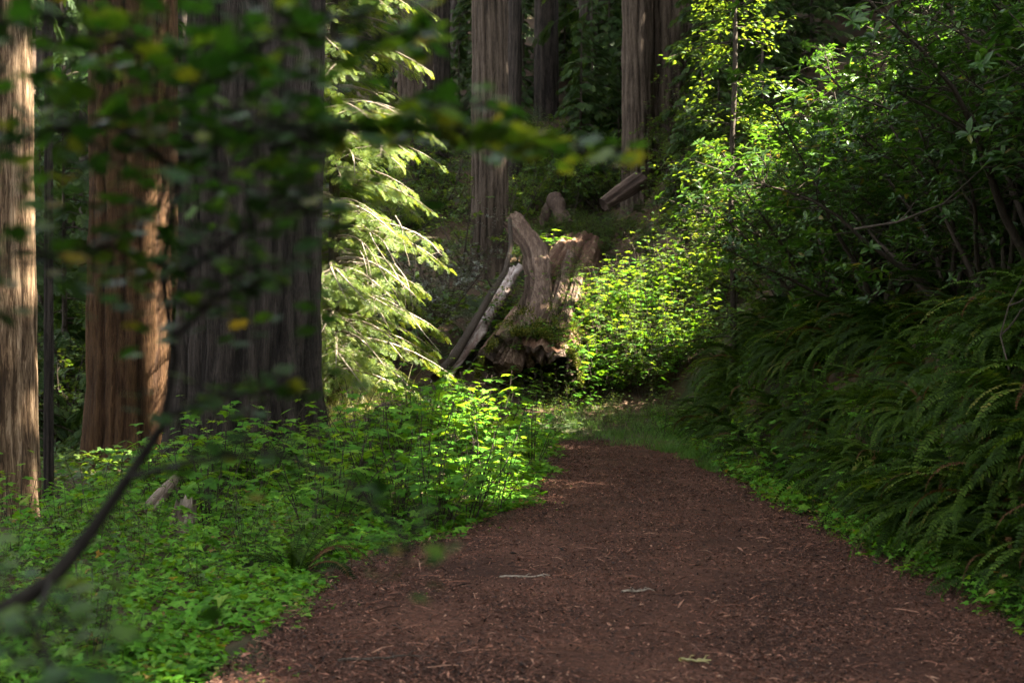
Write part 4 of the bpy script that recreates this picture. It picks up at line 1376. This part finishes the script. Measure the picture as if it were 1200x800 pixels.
leaf_branch('b', [P(440, 150, 2.07), P(500, 130, 2.1), P(560, 122, 2.15), P(630, 140, 2.2)], 26, .045, (.02, .07, .007), warm, seed=10)
leaf_branch('b', [P(190, 490, 2.4), P(250, 465, 2.2), P(310, 460, 2.1), P(350, 440, 2.0)], 26, .048, (.05, .07, .02), dark, seed=11)
leaf_branch('b', [P(150, 560, 2.4), P(230, 540, 2.2), P(320, 530, 2.05), P(400, 560, 1.95), P(470, 620, 1.85), P(480, 668, 1.82)], 40, .042, (.04, .06, .025), dark, seed=12)
leaf_branch('b', [P(60, 680, 2.3), P(40, 730, 2.0), P(60, 780, 1.8), P(90, 830, 1.7)], 60, .050, (.08, .10, .05), lambda t, r: r.uniform(.2, .85, len(t)), seed=13)

# ------------------------------------------------------------------ unseen canopy added to shade the trail, gaps cut for the sun patches
TG = []
def target(p, rad):
    TG.append((np.asarray(p, float), rad))
for z in np.arange(-.3, 6.5, .62):
    target((-5.22 + .05 * math.sin(z * 5), 13.95, z), .21 + .09 * math.sin(z * 3.1))
for z in (1.5, 3.9):
    target((-6.8, 23.5, z), .14)
for z in np.arange(1, 9, 1.0):
    target((-6.3, 30, z), .25)
for z in np.arange(.6, 9, .9):
    target((-2.3 - .07 * z, 23.7, z), 1.6 if z < 5.5 else .5)
target((-2.9, 23.6, .5), .9)
for p in SLOPE:
    target(p, .85)
for px, py in ((584, 420), (600, 408)):
    target(P(px, py, 26.9), .17)
for p in SLOPE2:
    target(p, .42)
for py in (30, 90, 150, 210, 270, 320):
    target(P(812, py, 23), .85)
    target(P(885, py - 10, 22.5), .4)
for i in range(46):
    target(P(rr.uniform(770, 1010), rr.uniform(10, 330), rr.uniform(19, 26)), rr.uniform(.18, .42))
for i in range(14):
    target(P(rr.uniform(900, 1190), rr.uniform(-10, 60), rr.uniform(13, 17)), rr.uniform(.2, .45))
for px, py in ((570, 118), (600, 140), (640, 172), (690, 178), (720, 182), (540, 165), (480, 150), (505, 38), (470, 42)):
    target(P(px, py, 2.15), .09)
target(P(1040, 14, 15), .5)
target(P(1130, 10, 14), .5)
target(P(920, 30, 20), .5)
for i in range(22):
    target(P(rr.uniform(860, 1060), rr.uniform(10, 300), rr.uniform(15.5, 21)), rr.uniform(.15, .35))
target(P(690, 534, 21.3), .35)
target(P(130, 548, 21), .7)
target(P(650, 110, 60), .9)
target(P(480, 20, 50), .5)
target(P(655, 262, 42), .9)
for i in range(40):
    target(P(rr.uniform(-20, 900), rr.uniform(-60, 200), rr.uniform(40, 70)), rr.uniform(.25, .5))
TP = np.array([p for p, _ in TG])
TR = np.array([q for _, q in TG])
r = np.random.default_rng(99)
n = 175000
base = np.stack([r.uniform(-17, 13, n), r.uniform(-8, 78, n), r.uniform(0, 4, n) ], 1)
base[:, 2] += np.maximum(0, base[:, 1] - 28) * .3
tt_ = r.uniform(24, 42, n)
C = base + SUN * tt_[:, None]
C += 0.35 * r.normal(0, 1, (n, 3))
vis = (C[:, 1] > 0) & ((C[:, 2] - 1.6) / np.maximum(C[:, 1], .1) < .31) & (np.abs(C[:, 0]) < .45 * C[:, 1] + 2)
C = C[~vis]
ok = np.ones(len(C), bool)
for p, q in zip(TP, TR):
    w = C - p
    al = w @ SUN
    dist = np.linalg.norm(w - al[:, None] * SUN, axis=1)
    ok &= dist > q + .12  # drop leaves on the sun line to each chosen sun patch
C = C[ok]
n = len(C)
g = Geo()
s = r.uniform(.35, .75, n)
d = nrm(r.normal(0, 1, (n, 3)) * [1, 1, .5])
g.inst(OVAL, frames(d, r.normal(0, 1, (n, 3)) + SUN * 1.0), C, np.clip(r.normal(.4, .2, n), 0, 1), np.stack([s * 1.9, s, s], 1))
def wall(n, xs, ys, zs, size):  # off-frame foliage added at left and behind the camera to cut sky light
    C = np.stack([xs, ys, H(xs, ys) + zs], 1)
    s = size * r.uniform(.6, 1.4, n)
    d = nrm(r.normal(0, 1, (n, 3)) * [1, 1, .5])
    g.inst(OVAL, frames(d, r.normal(0, 1, (n, 3))), C, np.clip(r.normal(.4, .2, n), 0, 1), np.stack([s * 1.9, s, s], 1))
n = 9000
ys = r.uniform(-14, 34, n)
wall(n, -np.maximum(9, .46 * ys + 3.5) - r.uniform(0, 9, n), ys, 18 * r.uniform(0, 1, n) ** .9, .75)
n = 8000
wall(n, r.uniform(-22, 16, n), r.uniform(-26, -13, n), 17 * r.uniform(0, 1, n) ** .9, .75)
for i in range(14):
    x, y = (r.uniform(-22, -12), r.uniform(-10, 20)) if i < 7 else (r.uniform(-18, 12), r.uniform(-24, -14))
    z = float(H(x, y))
    g.tube(np.array([(x, y, z - .5), (x, y, z + 12), (x, y, z + 26)]), [.5, .4, .2], 12, .5, 1)
for i in range(16):
    x, y = r.uniform(15, 34), r.uniform(-4, 60)
    if abs(x) < .45 * y:
        x = .45 * y + 3
    z = float(H(x, y))
    g.tube(np.array([(x, y, z - .5), (x, y, z + 14), (x, y, z + 30)]), [.7, .5, .2], 12, .5, 1)
stuff('shade_canopy', g, [M['conifer'], M['barkdark']], 'unseen canopy added around the trail to close out sun and sky', 'forest')
